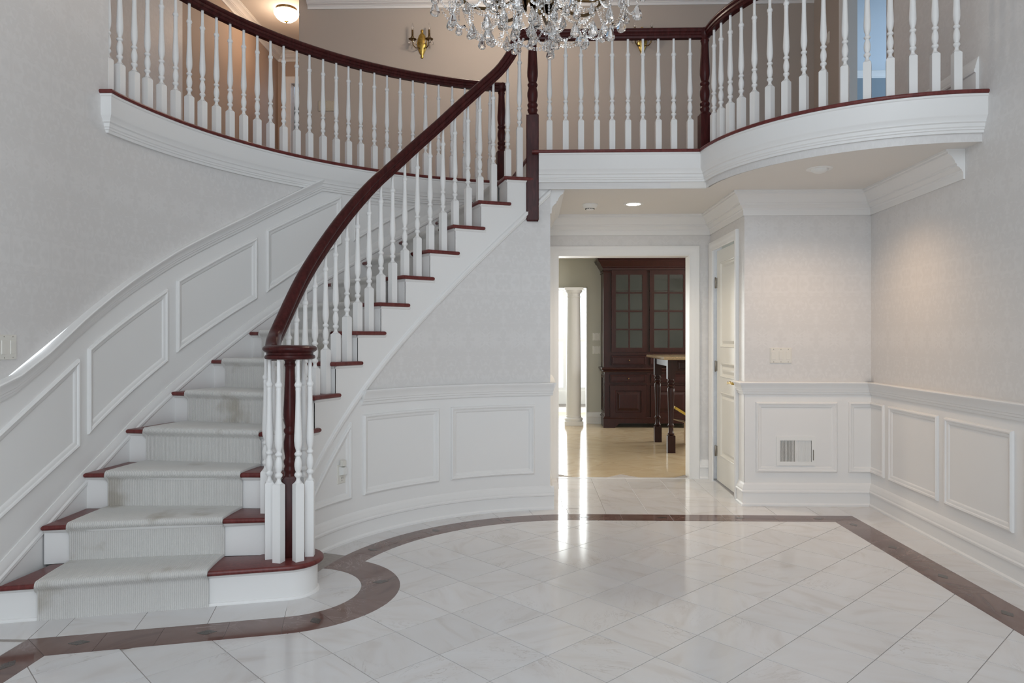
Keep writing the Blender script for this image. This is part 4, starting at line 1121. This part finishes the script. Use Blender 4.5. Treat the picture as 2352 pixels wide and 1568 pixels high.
# upper case: sides, top, back, shelves
g = G().box(x0, x0 + .03, HY + .03, HBK, hz(846), hz(606)).box(x1 - .03, x1, HY + .03, HBK, hz(846), hz(606)).box(x0 + .03, x1 - .03, HY + .031, HBK, hz(622), hz(606) - .001).box(x0 + .03, x1 - .03, HY + .031, HBK, hz(846), hz(812))
g.box(x0, x0 + (hx(1403) - hx(1386)), HY, HY + .03, hz(846), hz(606)).box(hx(1577), x1, HY, HY + .03, hz(846), hz(606)).box(hx(1484), hx(1490), HY, HY + .03, hz(846), hz(606))
for a_, b_ in ((hx(1403), hx(1484)), (hx(1490), hx(1577))):
    for c_, d_ in ((622, 606), (815, 808), (846, 838)): g.box(a_, b_, HY + .001, HY + .03, hz(c_), hz(d_))
g.obj('upper_case', HW, ht)
G().box(x0 + .03, x1 - .03, HBK - .02, HBK - .005, hz(812), hz(622)).obj('back_panel', M['cabin'], ht)
for v in (668, 712, 757): G().box(x0 + .03, x1 - .03, HY + .1, HBK - .02, hz(v) - .01, hz(v) + .01).obj('shelf', HW, ht)
CRW = [(0, 0), (.012, 0), (.014, .03), (.03, .04), (.03, .05), (.04, .06), (.06, .10), (.085, .125), (.085, .14), (.095, .145), (.095, .165), (0, .165)]
def cab_moulding(prof, z, name, xa, xb, ya, yb):
    g = G(); st = [((xa, yb, z), (-1, 0, 0), (0, 0, 1)), ((xa, ya, z), (-1, -1, 0), (0, 0, 1)), ((xb, ya, z), (1, -1, 0), (0, 0, 1)), ((xb, yb, z), (1, 0, 0), (0, 0, 1))]
    return g.sweep(st, prof).obj(name, HW, ht, 30)
cab_moulding(CRW, hz(608) - .08, 'crown', x0, x1, HY, HBK)
cab_moulding([(0, 0), (.01, 0), (.014, .01), (.01, .02), (0, .024)], hz(608) - .115, 'crown_bead', x0, x1, HY, HBK)
def cab_door(xa, xb, za, zb, y, glazed, name, rows=4):
    d = empty(name, None, None); d.parent = ht
    fw = .062 if glazed else .07
    ch = chart_flat(xa, y, 1, 0, 0, -1); w = xb - xa; hh = zb - za
    g = G()
    for a, b, c, e in ((0, fw, 0, hh), (w - fw, w, 0, hh), (fw, w - fw, 0, fw), (fw, w - fw, hh - fw, hh)):
        g.box(xa + a, xa + b, y - .022, y, za + c, za + e)
    g.obj('rails', HW, d)
    if glazed:
        g = G(); g.box((xa + xb) / 2 - .011, (xa + xb) / 2 + .011, y - .02, y - .004, za + fw, zb - fw)
        for k in range(1, rows): z = za + fw + (hh - 2 * fw) * k / rows; g.box(xa + fw, xb - fw, y - .019, y - .005, z - .011, z + .011)
        g.obj('glazing_bars', HW, d)
        for c in range(2):
            for k in range(rows):
                zq = (hh - 2 * fw) / rows; xq = (w - 2 * fw) / 2
                G().box(xa + fw + xq * c, xa + fw + xq * (c + 1), y - .010, y - .007, za + fw + zq * k, za + fw + zq * (k + 1)).obj('pane', M['pane'], d)
    else:
        P_ = [(0, 0), (.006, .0), (.012, -.014), (.03, -.014), (.06, -.003), (.07, -.002)]
        f2 = lambda s, z, o=0.0: Vector((xa + s, y - .022 - o, za + z))
        fm = frame_moulding(f2, [(fw, fw), (w - fw, fw), (w - fw, hh - fw), (fw, hh - fw)], 1, 1, P_); n = len(fm.v); fm.f.append([n - 4, n - 3, n - 2, n - 1]); fm.obj('panel', HW, d)
    return d
cab_door(hx(1403.5), hx(1483.5), hz(808), hz(622), HY - .002, True, 'door')
cab_door(hx(1490.5), hx(1576.5), hz(808), hz(622), HY - .002, True, 'door')
def drawer(xa, xb, za, zb, y):
    d = empty('drawer', None, None); d.parent = ht
    G().box(xa, xb, y - .018, y, za, zb).obj('front', HW, d)
    f2 = lambda s, z, o=0.0: Vector((s, y - .018 - o, z))
    frame_moulding(f2, [(xa + .012, za + .012), (xb - .012, za + .012), (xb - .012, zb - .012), (xa + .012, zb - .012)], 1, 1, [(0, 0), (.004, .006), (.012, .006), (.016, 0)]).obj('bead', HW, d)
    g = G().sphere(((xa + xb) / 2, y - .036, (za + zb) / 2), .012, 10, 8); g.tube([((xa + xb) / 2, y - .03, (za + zb) / 2), ((xa + xb) / 2, y - .016, (za + zb) / 2)], .006, 8); g.obj('knob', M['bronze'], d, 50)
drawer(hx(1403.5), hx(1483.5), hz(838), hz(816), HY); drawer(hx(1490.5), hx(1576.5), hz(838), hz(816), HY)
# waist and base
B0, B1, BYf = hx(1389) - .01, x1 + .03, HY - .06
g = G().box(B0 + .001, B1 - .001, BYf + .031, HBK, .061, hz(852) - .001); g.box(B0 + .07, B1 - .07, BYf + .001, BYf + .03, .062, .14).box(B0 + .07, B1 - .07, BYf + .001, BYf + .03, hz(857), hz(852) - .001).box(B0, B0 + .07, BYf, BYf + .03, .06, hz(852)).box(B1 - .07, B1, BYf, BYf + .03, .06, hz(852)).box(hx(1483), hx(1491), BYf, BYf + .029, .06, hz(852)).box(B0 + .07, hx(1483), BYf + .001, BYf + .028, hz(882), hz(878)).box(hx(1491), B1 - .07, BYf + .001, BYf + .028, hz(882), hz(878))
g.obj('base_case', HW, ht)
cab_moulding([(0, 0), (.02, .0), (.028, .012), (.022, .024), (.04, .034), (.046, .048), (.04, .06), (-.2, .06)], hz(853), 'waist_moulding', B0, B1, BYf, HBK)
for xa, xb in ((B0 + .07, hx(1483)), (hx(1491), B1 - .07)):
    cab_door(xa + .004, xb - .004, .145, hz(883), BYf + .008, False, 'door'); drawer(xa + .004, xb - .004, hz(877.5), hz(858), BYf + .004)
pl_ = [(B0 - .02, .13), (B1 + .02, .13), (B1 + .02, 0), (B1 - .14, 0), (B1 - .19, .05), (B1 - .22, .07), (B0 + .22, .07), (B0 + .19, .05), (B0 + .14, 0), (B0 - .02, 0)]
g = G(); n = len(pl_); g.add([(x, BYf - .02, z) for x, z in pl_] + [(x, BYf + .02, z) for x, z in pl_], [list(range(n)), list(range(n, 2 * n))[::-1]] + [(i, (i + 1) % n, n + (i + 1) % n, n + i) for i in range(n)]); g.obj('plinth', HW, ht)
cab_moulding([(0, 0), (.02, 0), (.024, .008), (.014, .016), (.008, .026), (0, .03)], .13, 'plinth_moulding', B0, B1, BYf, HBK)
G().box(B0 - .005, B0 + .02, BYf + .02, HBK, 0, .14).obj('side_foot', HW, ht)
for sgn in (-1,):
    f2 = lambda s, z, o=0.0: Vector((B0 - o, s, z))
    frame_moulding(f2, [(BYf + .06, .2), (HBK - .05, .2), (HBK - .05, hz(858)), (BYf + .06, hz(858))], 1, 1, [(0, 0), (.006, .008), (.02, .008), (.03, -.004), (.06, .006)]).obj('side_panel', HW, ht)
# ---- island table with turned legs
isl = empty('island_table', 'bar height island with granite top and turned cherry legs', 'table')
def isl_leg(x, y):
    g = G(); w = .042
    g.box(x - w, x + w, y - w, y + w, 0, .19); g.box(x - w, x + w, y - w, y + w, .815, 1.03)
    pr = [(0, .60), (.01, .62), (.02, .88), (.035, .92), (.05, .70), (.12, .62), (.15, .62), (.165, .85), (.18, .9), (.195, .7), (.22, .62), (.5, .76), (.76, .92), (.83, .96), (.845, .80), (.86, .66), (.875, .92), (.895, .98), (.91, .72), (.925, .72), (.94, .98), (.96, 1.0), (.975, .8), (1, .8)]
    g.lathe([(r * w, .19 + z * .625) for z, r in pr], 16, loc=(x, y, 0)); g.obj('leg', HW, isl, 40)
isl_leg(1.55, 7.97); isl_leg(1.55, 8.80); isl_leg(3.2, 7.97); isl_leg(3.2, 8.80)
G().box(1.59, 3.16, 7.945, 7.97, .90, 1.03).box(1.59, 3.16, 8.80, 8.825, .90, 1.03).box(1.525, 1.55, 8.01, 8.76, .955, 1.03).box(3.2, 3.225, 8.01, 8.76, .90, 1.03).obj('apron', HW, isl)
top = rounded_prism([(1.44, 7.80), (3.35, 7.80), (3.35, 8.98), (1.44, 8.98)], 1.03, 1.065, .012, 'top', M['granite'], 3, isl)
for xa, xb in ((1.62, 2.3), (2.34, 3.1)):
    f2 = lambda s, z, o=0.0: Vector((s, 7.945 - o, z))
    frame_moulding(f2, [(xa, .915), (xb, .915), (xb, 1.015), (xa, 1.015)], 1, 1, [(0, 0), (.004, .006), (.012, .006), (.018, 0)]).obj('apron_bead', HW, isl)
# ---- carton with folded-out flaps and a yellow-edged picture standing in it
bx = empty('cardboard_box', 'open cardboard box with flaps out under the kitchen island', 'box')
xa, xb, ya, yb_ = 1.84, 2.24, 8.36, 8.66
g = G()
for a, b, c, d in ((xa, xb, ya, ya + .004), (xa, xb, yb_ - .004, yb_), (xa, xa + .004, ya, yb_), (xb - .004, xb, ya, yb_)): g.box(a, b, c, d, 0, .27)
g.box(xa, xb, ya, yb_, 0, .004).obj('carton', M['card'], bx)
def flap(p, name='flap'):
    n = len(p); v = [Vector(q) for q in p] + [Vector(q) + Vector((0, 0, .004)) for q in p]
    G().add(v, [list(range(n))[::-1], list(range(n, 2 * n))] + [(i, (i + 1) % n, n + (i + 1) % n, n + i) for i in range(n)]).obj(name, M['card'], bx)
flap([(xa, ya, .27), (xa, yb_, .27), (xa - .16, yb_ - .02, .30), (xa - .16, ya + .03, .31)])
flap([(xa, ya, .27), (xb, ya, .27), (xb - .02, ya - .14, .24), (xa + .02, ya - .14, .24)])
flap([(xb, ya, .27), (xb, yb_, .27), (xb + .14, yb_, .2), (xb + .14, ya, .2)])
pf = empty('picture_frame', 'yellow-edged flat picture leaning out of the cardboard box', 'picture')
M_ = Matrix.Translation((1.86, 8.52, .33)) @ Matrix.Rotation(rad(32), 4, 'Y')
G().box(-.22, .42, -.15, .15, 0, .022, M_).obj('panel', M['dark'], pf)
G().box(-.225, .42, -.156, -.150, -.002, .026, M_).box(-.231, -.22, -.156, .156, -.002, .026, M_).obj('edge', M['yellow'], pf)

# ================================================================== SWITCHES, OUTLET, VENT, DETECTOR
def plate(ch, s, z, w, hh, n, label, name='light_switch', cat='light switch', mat=None):
    e = empty(name, label, cat); pm = mat or M['plastic']; p = lambda a, b, o: ch(s + a, z + b, o)
    def bx_(g, a0, a1, b0, b1, o0, o1, c=.002):
        v = [p(a0, b0, o0), p(a1, b0, o0), p(a1, b1, o0), p(a0, b1, o0), p(a0 + c, b0 + c, o1), p(a1 - c, b0 + c, o1), p(a1 - c, b1 - c, o1), p(a0 + c, b1 - c, o1)]
        return g.add(v, [(3, 2, 1, 0), (4, 5, 6, 7), (0, 1, 5, 4), (1, 2, 6, 5), (2, 3, 7, 6), (3, 0, 4, 7)])
    bx_(G(), -w / 2, w / 2, -hh / 2, hh / 2, 0, .007, .004).obj('plate', pm, e)
    st = w / n
    for k in range(n):
        c = -w / 2 + st * (k + .5); 
        bx_(G(), c - .0165, c + .0165, -.033, .033, .006, .009).obj('rocker', pm, e)
        g = G()
        for zz in (-.048, .048): bx_(g, c - .003, c + .003, zz - .003, zz + .003, .0065, .008, .001)
        g.obj('screw', M['steel'], e)
    return e
plate(chJ, 1.893 - XH, 1.137, .165, .116, 3, 'triple switch plate above the chair rail by the closet door')
chLs = chart_flat(XL, 0, 0, -1, 1, 0)
plate(chLs, -3.175, 1.228, .165, .116, 3, 'triple switch plate on the wall left of the stairs')
plate(chK, (1370 - 1220) / 1641 * YK, 1.27 + (776 - 773) / 1641 * YK, .116, .116, 2, 'upper of the two switch plates beside the hutch')
plate(chK, (1370 - 1220) / 1641 * YK, 1.27 + (776 - 803.5) / 1641 * YK, .116, .116, 2, 'lower of the two switch plates beside the hutch')
plate(chB, (747 - 1220) / 1641 * YB, 3.885, .19, .12, 3, 'switch plate on the landing wall behind the gallery balusters', mat=M['dim_ivory'])
plate(chS, 7.62, 4.43, .075, .12, 1, 'switch plate beside the landing doorway behind the balcony balusters')
def chUm(s, z, o=0.0): return chU(154.05 - s / SUU, z, o)
oe = empty('outlet', 'wall outlet with a plug-in night light, low beside the stairs', 'outlet')
g = G(); p = chUm
def chbox(g, ch, a0, a1, b0, b1, o0, o1, c=.002):
    v = [ch(a0, b0, o0), ch(a1, b0, o0), ch(a1, b1, o0), ch(a0, b1, o0), ch(a0 + c, b0 + c, o1), ch(a1 - c, b0 + c, o1), ch(a1 - c, b1 - c, o1), ch(a0 + c, b1 - c, o1)]
    return g.add(v, [(3, 2, 1, 0), (4, 5, 6, 7), (0, 1, 5, 4), (1, 2, 6, 5), (2, 3, 7, 6), (3, 0, 4, 7)])
chbox(g, chUm, -.037, .037, .372, .490, 0, .006, .004).obj('plate', M['plastic'], oe)
chbox(G(), chUm, -.017, .017, .386, .424, .005, .009).obj('socket', M['plastic'], oe)
g = G(); chbox(g, chUm, -.009, -.006, .402, .414, .008, .0095, .0005); chbox(g, chUm, .006, .009, .402, .414, .008, .0095, .0005); chbox(g, chUm, -.003, .003, .390, .396, .008, .0095, .0005); g.obj('slot', M['dark'], oe)
chbox(G(), chUm, -.024, .024, .425, .480, .005, .035, .006).obj('night_light', M['whiteplastic'], oe)
chbox(G(), chUm, -.018, .018, .480, .520, .010, .032, .004).obj('night_light_shade', M['plastic'], oe)
# floor register in the jog wall panel
vt = empty('air_vent', 'white air vent grille inside the panel below the switch plate', 'vent')
va, vb, vz0, vz1 = 1.858 - XH, 2.150 - XH, .305, .522
g = G(); fo, f1 = .010, .028
for a0, a1, b0, b1 in ((va, va + f1, vz0, vz1), (vb - f1, vb, vz0, vz1), (va + f1, vb - f1, vz0, vz0 + f1), (va + f1, vb - f1, vz1 - f1, vz1)): chbox(g, chJ, a0, a1, b0, b1, 0, fo, .0)
chbox(g, chJ, (va + vb) / 2 - .005, (va + vb) / 2 + .005, vz0 + f1, vz1 - f1, 0, .008, 0); g.obj('frame', M['whiteplastic'], vt)
chbox(G(), chJ, va + f1, vb - f1, vz0 + f1, vz1 - f1, .0005, .001, 0).obj('duct', M['steel'], vt)
for side in (0, 1):
    a0 = va + f1 + .003 if side == 0 else (va + vb) / 2 + .007; wv_ = (vb - va) / 2 - f1 - .012
    for k in range(10):
        c = a0 + wv_ * (k + .5) / 10; t = -.0045 if side else .0045
        v = [chJ(c - t, vz0 + f1, .008), chJ(c + t, vz0 + f1, .001), chJ(c + t, vz1 - f1, .001), chJ(c - t, vz1 - f1, .008)]
        v += [q_ + Vector((.0012, 0, 0)) for q_ in v]
        G().add(v, [(0, 1, 2, 3), (7, 6, 5, 4), (0, 4, 5, 1), (2, 6, 7, 3), (0, 3, 7, 4), (1, 5, 6, 2)]).obj('slat', M['whiteplastic'], vt)
chbox(G(), chJ, vb - .018, vb - .014, .345, .425, .009, .018, .001).obj('lever', M['steel'], vt)
# smoke detector and recessed lamps in the hall ceiling
sd = empty('smoke_detector', 'round white smoke detector on the hall ceiling', 'smoke detector', (.486, 5.93, ZC))
G().lathe([(0, -.046), (.028, -.046), (.034, -.040), (.040, -.034), (.052, -.030), (.062, -.010), (.066, -.006), (.066, 0)], 28).obj('body', M['whiteplastic'], sd, 40)
g = G()
for k in range(16):
    a = 2 * pi * k / 16; g.box(-.004, .004, .034, .039, -.0405, -.034, Matrix.Rotation(a, 4, 'Z'))
g.obj('sensor_slots', M['dark'], sd)
def downlight(x, y, label, lit):
    e = empty('recessed_light', label, 'ceiling light', (x, y, ZC), 'recessed lights in the hall ceiling')
    G().lathe([(.056, -.0005), (.058, -.004), (.074, -.006), (.082, -.003), (.083, 0)], 32).obj('trim_ring', M['whiteplastic'], e, 40)
    return e
e = downlight(.844, 5.92, 'lit recessed light nearest the kitchen doorway', True)
G().lathe([(0, -.003), (.058, -.003), (.058, -.001), (0, -.001)], 28).obj('lamp', M['lampdisc'], e, 40)
e = downlight(1.883, 4.72, 'recessed eyeball light under the curved balcony', False)
G().lathe([(0, -.030), (.02, -.029), (.04, -.022), (.053, -.010), (.056, -.001)], 28).obj('eyeball', M['whiteplastic'], e, 40)
# flush lamp upstairs
fl_ = empty('flush_ceiling_light', 'lit alabaster bowl light on the corridor ceiling upstairs', 'ceiling light', (-2.84, 8.22, ZT))
G().lathe([(0, -.03), (.10, -.03), (.115, -.022), (.12, 0)], 28).obj('canopy', M['bronze'], fl_, 40)
G().lathe([(.0, -.150), (.04, -.147), (.08, -.133), (.115, -.105), (.138, -.068), (.142, -.045), (.130, -.034), (.10, -.028)], 32).obj('bowl', M['lampglass'], fl_, 50)
G().lathe([(0, -.172), (.006, -.170), (.008, -.163), (.004, -.158), (.018, -.152), (.030, -.146), (.0, -.140)], 16).obj('finial', M['bronze'], fl_, 40)
# added copy over the landing, out of view, carrying the upper hall's fill
f2_ = fl_.copy(); COL.objects.link(f2_); f2_.location = (-.35, 6.75, ZT); f2_['label'] = 'added out-of-view bowl light on the ceiling, filling the landing'
for c_ in list(fl_.children):
    d_ = c_.copy(); COL.objects.link(d_); d_.parent = f2_
# wall sconces
def crystal_mesh(w, hh, t, name='crystal_drop'):
    n = 8; rings = [(0, 0), (.28, .16), (.62, .40), (.95, .66), (1.0, .76), (.80, .90), (.42, .98), (0, 1.0)]
    v = []; f = []
    for r, z in rings[1:-1]:
        for k in range(n):
            a = 2 * pi * k / n + pi / n; v.append((r * w / 2 * cos(a), r * t / 2 * sin(a), -z * hh))
    k0 = len(v); v += [(0, 0, 0), (0, 0, -hh)]
    m = len(rings) - 2
    for i in range(m - 1):
        for k in range(n): f.append((i * n + k, i * n + (k + 1) % n, (i + 1) * n + (k + 1) % n, (i + 1) * n + k))
    for k in range(n): f.append((k0, (k + 1) % n, k)); f.append((k0 + 1, (m - 1) * n + k, (m - 1) * n + (k + 1) % n))
    g = G().add(v, f); return g.mesh(name, M['crystal'])
SMALLC = crystal_mesh(.020, .050, .010)
def sconce(x, z, label):
    e = empty('wall_sconce', label, 'wall lamp', (x, YB, z), 'brass sconces on the landing wall')
    pr = [(0, -.17), (.012, -.165), (.018, -.15), (.012, -.135), (.022, -.12), (.040, -.08), (.054, -.03), (.058, .0), (.050, .05), (.034, .09), (.016, .115), (.012, .125), (.018, .14), (.012, .155), (0, .16)]
    g = G().lathe(pr, 20, mat=Matrix.Translation((0, -.004, 0)) @ Matrix.Diagonal((1, .5, 1, 1))); g.obj('backplate', M['brass'], e, 60)
    for s in (-1, 1):
        arm = G().tube([(s * .03, -.03, -.06), (s * .06, -.07, -.075), (s * .085, -.09, -.05), (s * .093, -.095, 0.0)], [.007, .006, .006, .007], 8).obj('arm', M['bronze'], e, 60)
        c = (s * .093, -.095, 0)
        G().lathe([(.006, -.01), (.02, 0), (.044, .010), (.046, .014), (.02, .012), (.010, .016)], 16, loc=c).obj('drip_pan', M['bronze'], arm, 40)
        G().lathe([(.014, .012), (.012, .03), (.017, .04), (.012, .05), (.011, .115), (0, .115)], 12, loc=c).obj('candle_cup', M['bronze'], arm, 40)
        G().lathe([(.007, .115), (.013, .132), (.014, .15), (.009, .175), (.003, .19), (0, .195)], 12, loc=c).obj('bulb', M['bulb'], arm, 60)
        for k in range(4):
            a = k * pi / 2 + .4; o = obj('crystal_drop', SMALLC, e, loc=(c[0] + .042 * cos(a), c[1] + .042 * sin(a), .006))
    return e
sconce(-1.225, 4.575, 'two-arm brass sconce above the gallery railing, left of the chandelier')
sconce(1.235, 4.575, 'two-arm brass sconce behind the balcony railing, right of the chandelier')

# ================================================================== CHANDELIER
chn = empty('chandelier', 'large crystal chandelier hung with pear drops and bead swags', 'chandelier', (.035, 3.30, 0))
BZ = M['bronze']
G().tube([(0, 0, 3.75), (0, 0, ZT - .04)], .008, 8).obj('chain', BZ, chn)
G().lathe([(0, ZT - .06), (.03, ZT - .055), (.07, ZT - .03), (.08, ZT - .001)], 24).obj('canopy', BZ, chn, 40)
G().lathe([(0, 2.76), (.012, 2.765), (.02, 2.79), (.012, 2.81), (.03, 2.83), (.07, 2.87), (.085, 2.92), (.06, 2.98), (.03, 3.02), (.022, 3.10), (.04, 3.18), (.055, 3.28), (.03, 3.38), (.018, 3.45), (.03, 3.52), (.02, 3.6), (.01, 3.75)], 20).obj('stem', BZ, chn, 40)
for k in range(8):       # cast leaves round the stem
    a = 2 * pi * k / 8 + .2; R_ = Matrix.Rotation(a, 4, 'Z')
    pts = [(.055, 2.95, .022), (.085, 2.90, .030), (.095, 2.86, .026), (.085, 2.82, .016), (.075, 2.787, .003)]
    g = G(); P = [[R_ @ Vector((r, s * w, z + (abs(s) - 1) * -.004)) for s in (-1, 0, 1)] for r, z, w in pts]
    P2 = [[p + (R_ @ Vector((-.008, 0, .004))) for p in r] for r in P]
    g.quadgrid(P); g.quadgrid(P2); g.obj('leaf', BZ, chn, 60)
tips = []
for tier, (n, R, zr, z0) in enumerate(((10, .46, 2.99, 2.92), (5, .28, 3.20, 3.06))):
    for k in range(n):
        a = 2 * pi * k / n + (.18 if tier == 0 else .5); c, s = cos(a), sin(a)
        pth = catmull([(.05, 0, z0), (R * .35, 0, z0 - .075), (R * .7, 0, z0 - .06), (R * .95, 0, zr - .05), (R, 0, zr)], 4)
        arm = G().tube([(x * c, x * s, z) for x, y, z in pth], [.008] * len(pth), 8).obj('arm', BZ, chn, 60)
        G().lathe([(.006, -.012), (.02, -.004), (.05, .004), (.056, .010), (.02, .008), (0, .01)], 16, loc=(R * c, R * s, zr)).obj('bobeche', M['crystal'], arm, 40)
        G().lathe([(.016, .008), (.014, .03), (.012, .03), (.012, .11), (0, .11)], 12, loc=(R * c, R * s, zr)).obj('candle', M['plastic'], arm, 40)
        G().lathe([(.006, .11), (.013, .128), (.015, .145), (.010, .17), (.003, .19), (0, .195)], 12, loc=(R * c, R * s, zr)).obj('bulb', M['bulb'], arm, 60)
        if tier == 0: tips.append((R, a, zr))
DROPS = [crystal_mesh(.044, .070, .019), crystal_mesh(.038, .060, .017), crystal_mesh(.050, .080, .022)]
BEAD = None
def strand(pts, r=.0062, step=.0145):
    """bead string along a polyline"""
    g = G(); acc = 0.0; P = [Vector(p) for p in pts]
    for a, b in zip(P[:-1], P[1:]):
        L = (b - a).length; t = acc
        while t < L:
            c = a + (b - a) * (t / L); v = [c + Vector(d) * r for d in ((0, 0, 1), (1, 0, 0), (0, 1, 0), (-1, 0, 0), (0, -1, 0), (0, 0, -1))]
            v2 = [c + Vector((cos(2 * pi * k / 6) * r * w, sin(2 * pi * k / 6) * r * w, z * r)) for z, w in ((-.6, .8), (.6, .8)) for k in range(6)]
            g.add(v2, [(k, (k + 1) % 6, 6 + (k + 1) % 6, 6 + k) for k in range(6)] + [tuple(range(6))[::-1], tuple(range(6, 12))])
            t += step
        acc = t - L
    return g.obj('bead_strand', M['crystal'], chn)
def sag(a, b, d, n=10): return [(a[0] + (b[0] - a[0]) * t, a[1] + (b[1] - a[1]) * t, a[2] + (b[2] - a[2]) * t - d * 4 * t * (1 - t)) for t in frange(0, 1, n)]
rr = random.Random(3)
tp = lambda R, a, z: (R * cos(a), R * sin(a), z)
def drop(p, m=None, cap=True):
    o = obj('crystal_drop', m or DROPS[rr.randrange(3)], chn, loc=p, rz=rr.uniform(-.7, .7)); return o
rings = [(.475, 20, 2.845, .20), (.455, 10, 2.985, .1), (.40, 14, 2.785, .05), (.33, 12, 2.775, .3), (.25, 12, 2.765, .12), (.18, 10, 2.765, .4), (.105, 7, 2.752, .0), (.05, 3, 2.75, .3)]
for R, n, z, ph in rings:
    for k in range(n):
        a = 2 * pi * k / n + ph + rr.uniform(-.05, .05); zz = z + rr.uniform(-.012, .012); p = tp(R + rr.uniform(-.012, .012), a, zz)
        drop(p)
        strand([(p[0], p[1], zz + rr.uniform(.06, .12)), (p[0], p[1], zz + .004)])
n = len(tips)
for k in range(n):          # swags from arm to arm and from the arms to the stem
    R, a, z = tips[k]; R2_, b, z2 = tips[(k + 1) % n]
    strand(sag(tp(R - .03, a, z - .06), tp(R - .03, b, z - .06), .15))
    strand(sag(tp(R - .06, a, z - .08), tp(.09, a + .15, 2.90), .10)); strand(sag(tp(.30, a + .3, 2.83), tp(.12, a + .3, 2.80), .05))
for k in range(8):
    a = 2 * pi * k / 8; strand([tp(.11, a, 2.92), tp(.115, a, 2.755)]); strand(sag(tp(.105, a, 2.757), tp(.105, a + 2 * pi / 8, 2.757), .045))
for k in range(12):
    a = 2 * pi * k / 12 + .3; strand(sag(tp(.33, a, 2.77), tp(.33, a + 2 * pi / 12, 2.77), .035)); strand(sag(tp(.25, a, 2.75), tp(.18, a + .3, 2.74), .03))
for k in range(14):
    a = 2 * pi * k / 14; strand(sag(tp(.40, a, 2.79), tp(.475, a + .22, 2.84), .03)); strand(sag(tp(.40, a, 2.79), tp(.40, a + 2 * pi / 14, 2.79), .035))

# ================================================================== LAMPS' OWN LIGHT AND THE ADDED LANDING FILL
WARM = (1.0, 0.76, 0.50)
spot('hall_downlight', (.844, 5.92, ZC - .02), 40, (1, .86, .68), 120, .8)
spot('balcony_downlight', (1.883, 4.74, ZC - .045), 29, (1, .68, .42), 136, 1.0, rot=(rad(3), rad(-3), 0), r=.03)
point('flush_lamp', (-2.84, 8.22, ZT - .30), 6.5, (1, .68, .44), .10)
point('landing_fill', (-.35, 6.75, ZT - .32), 32, (1, .84, .69), .14)  # added fill to brighten the upper hall walls
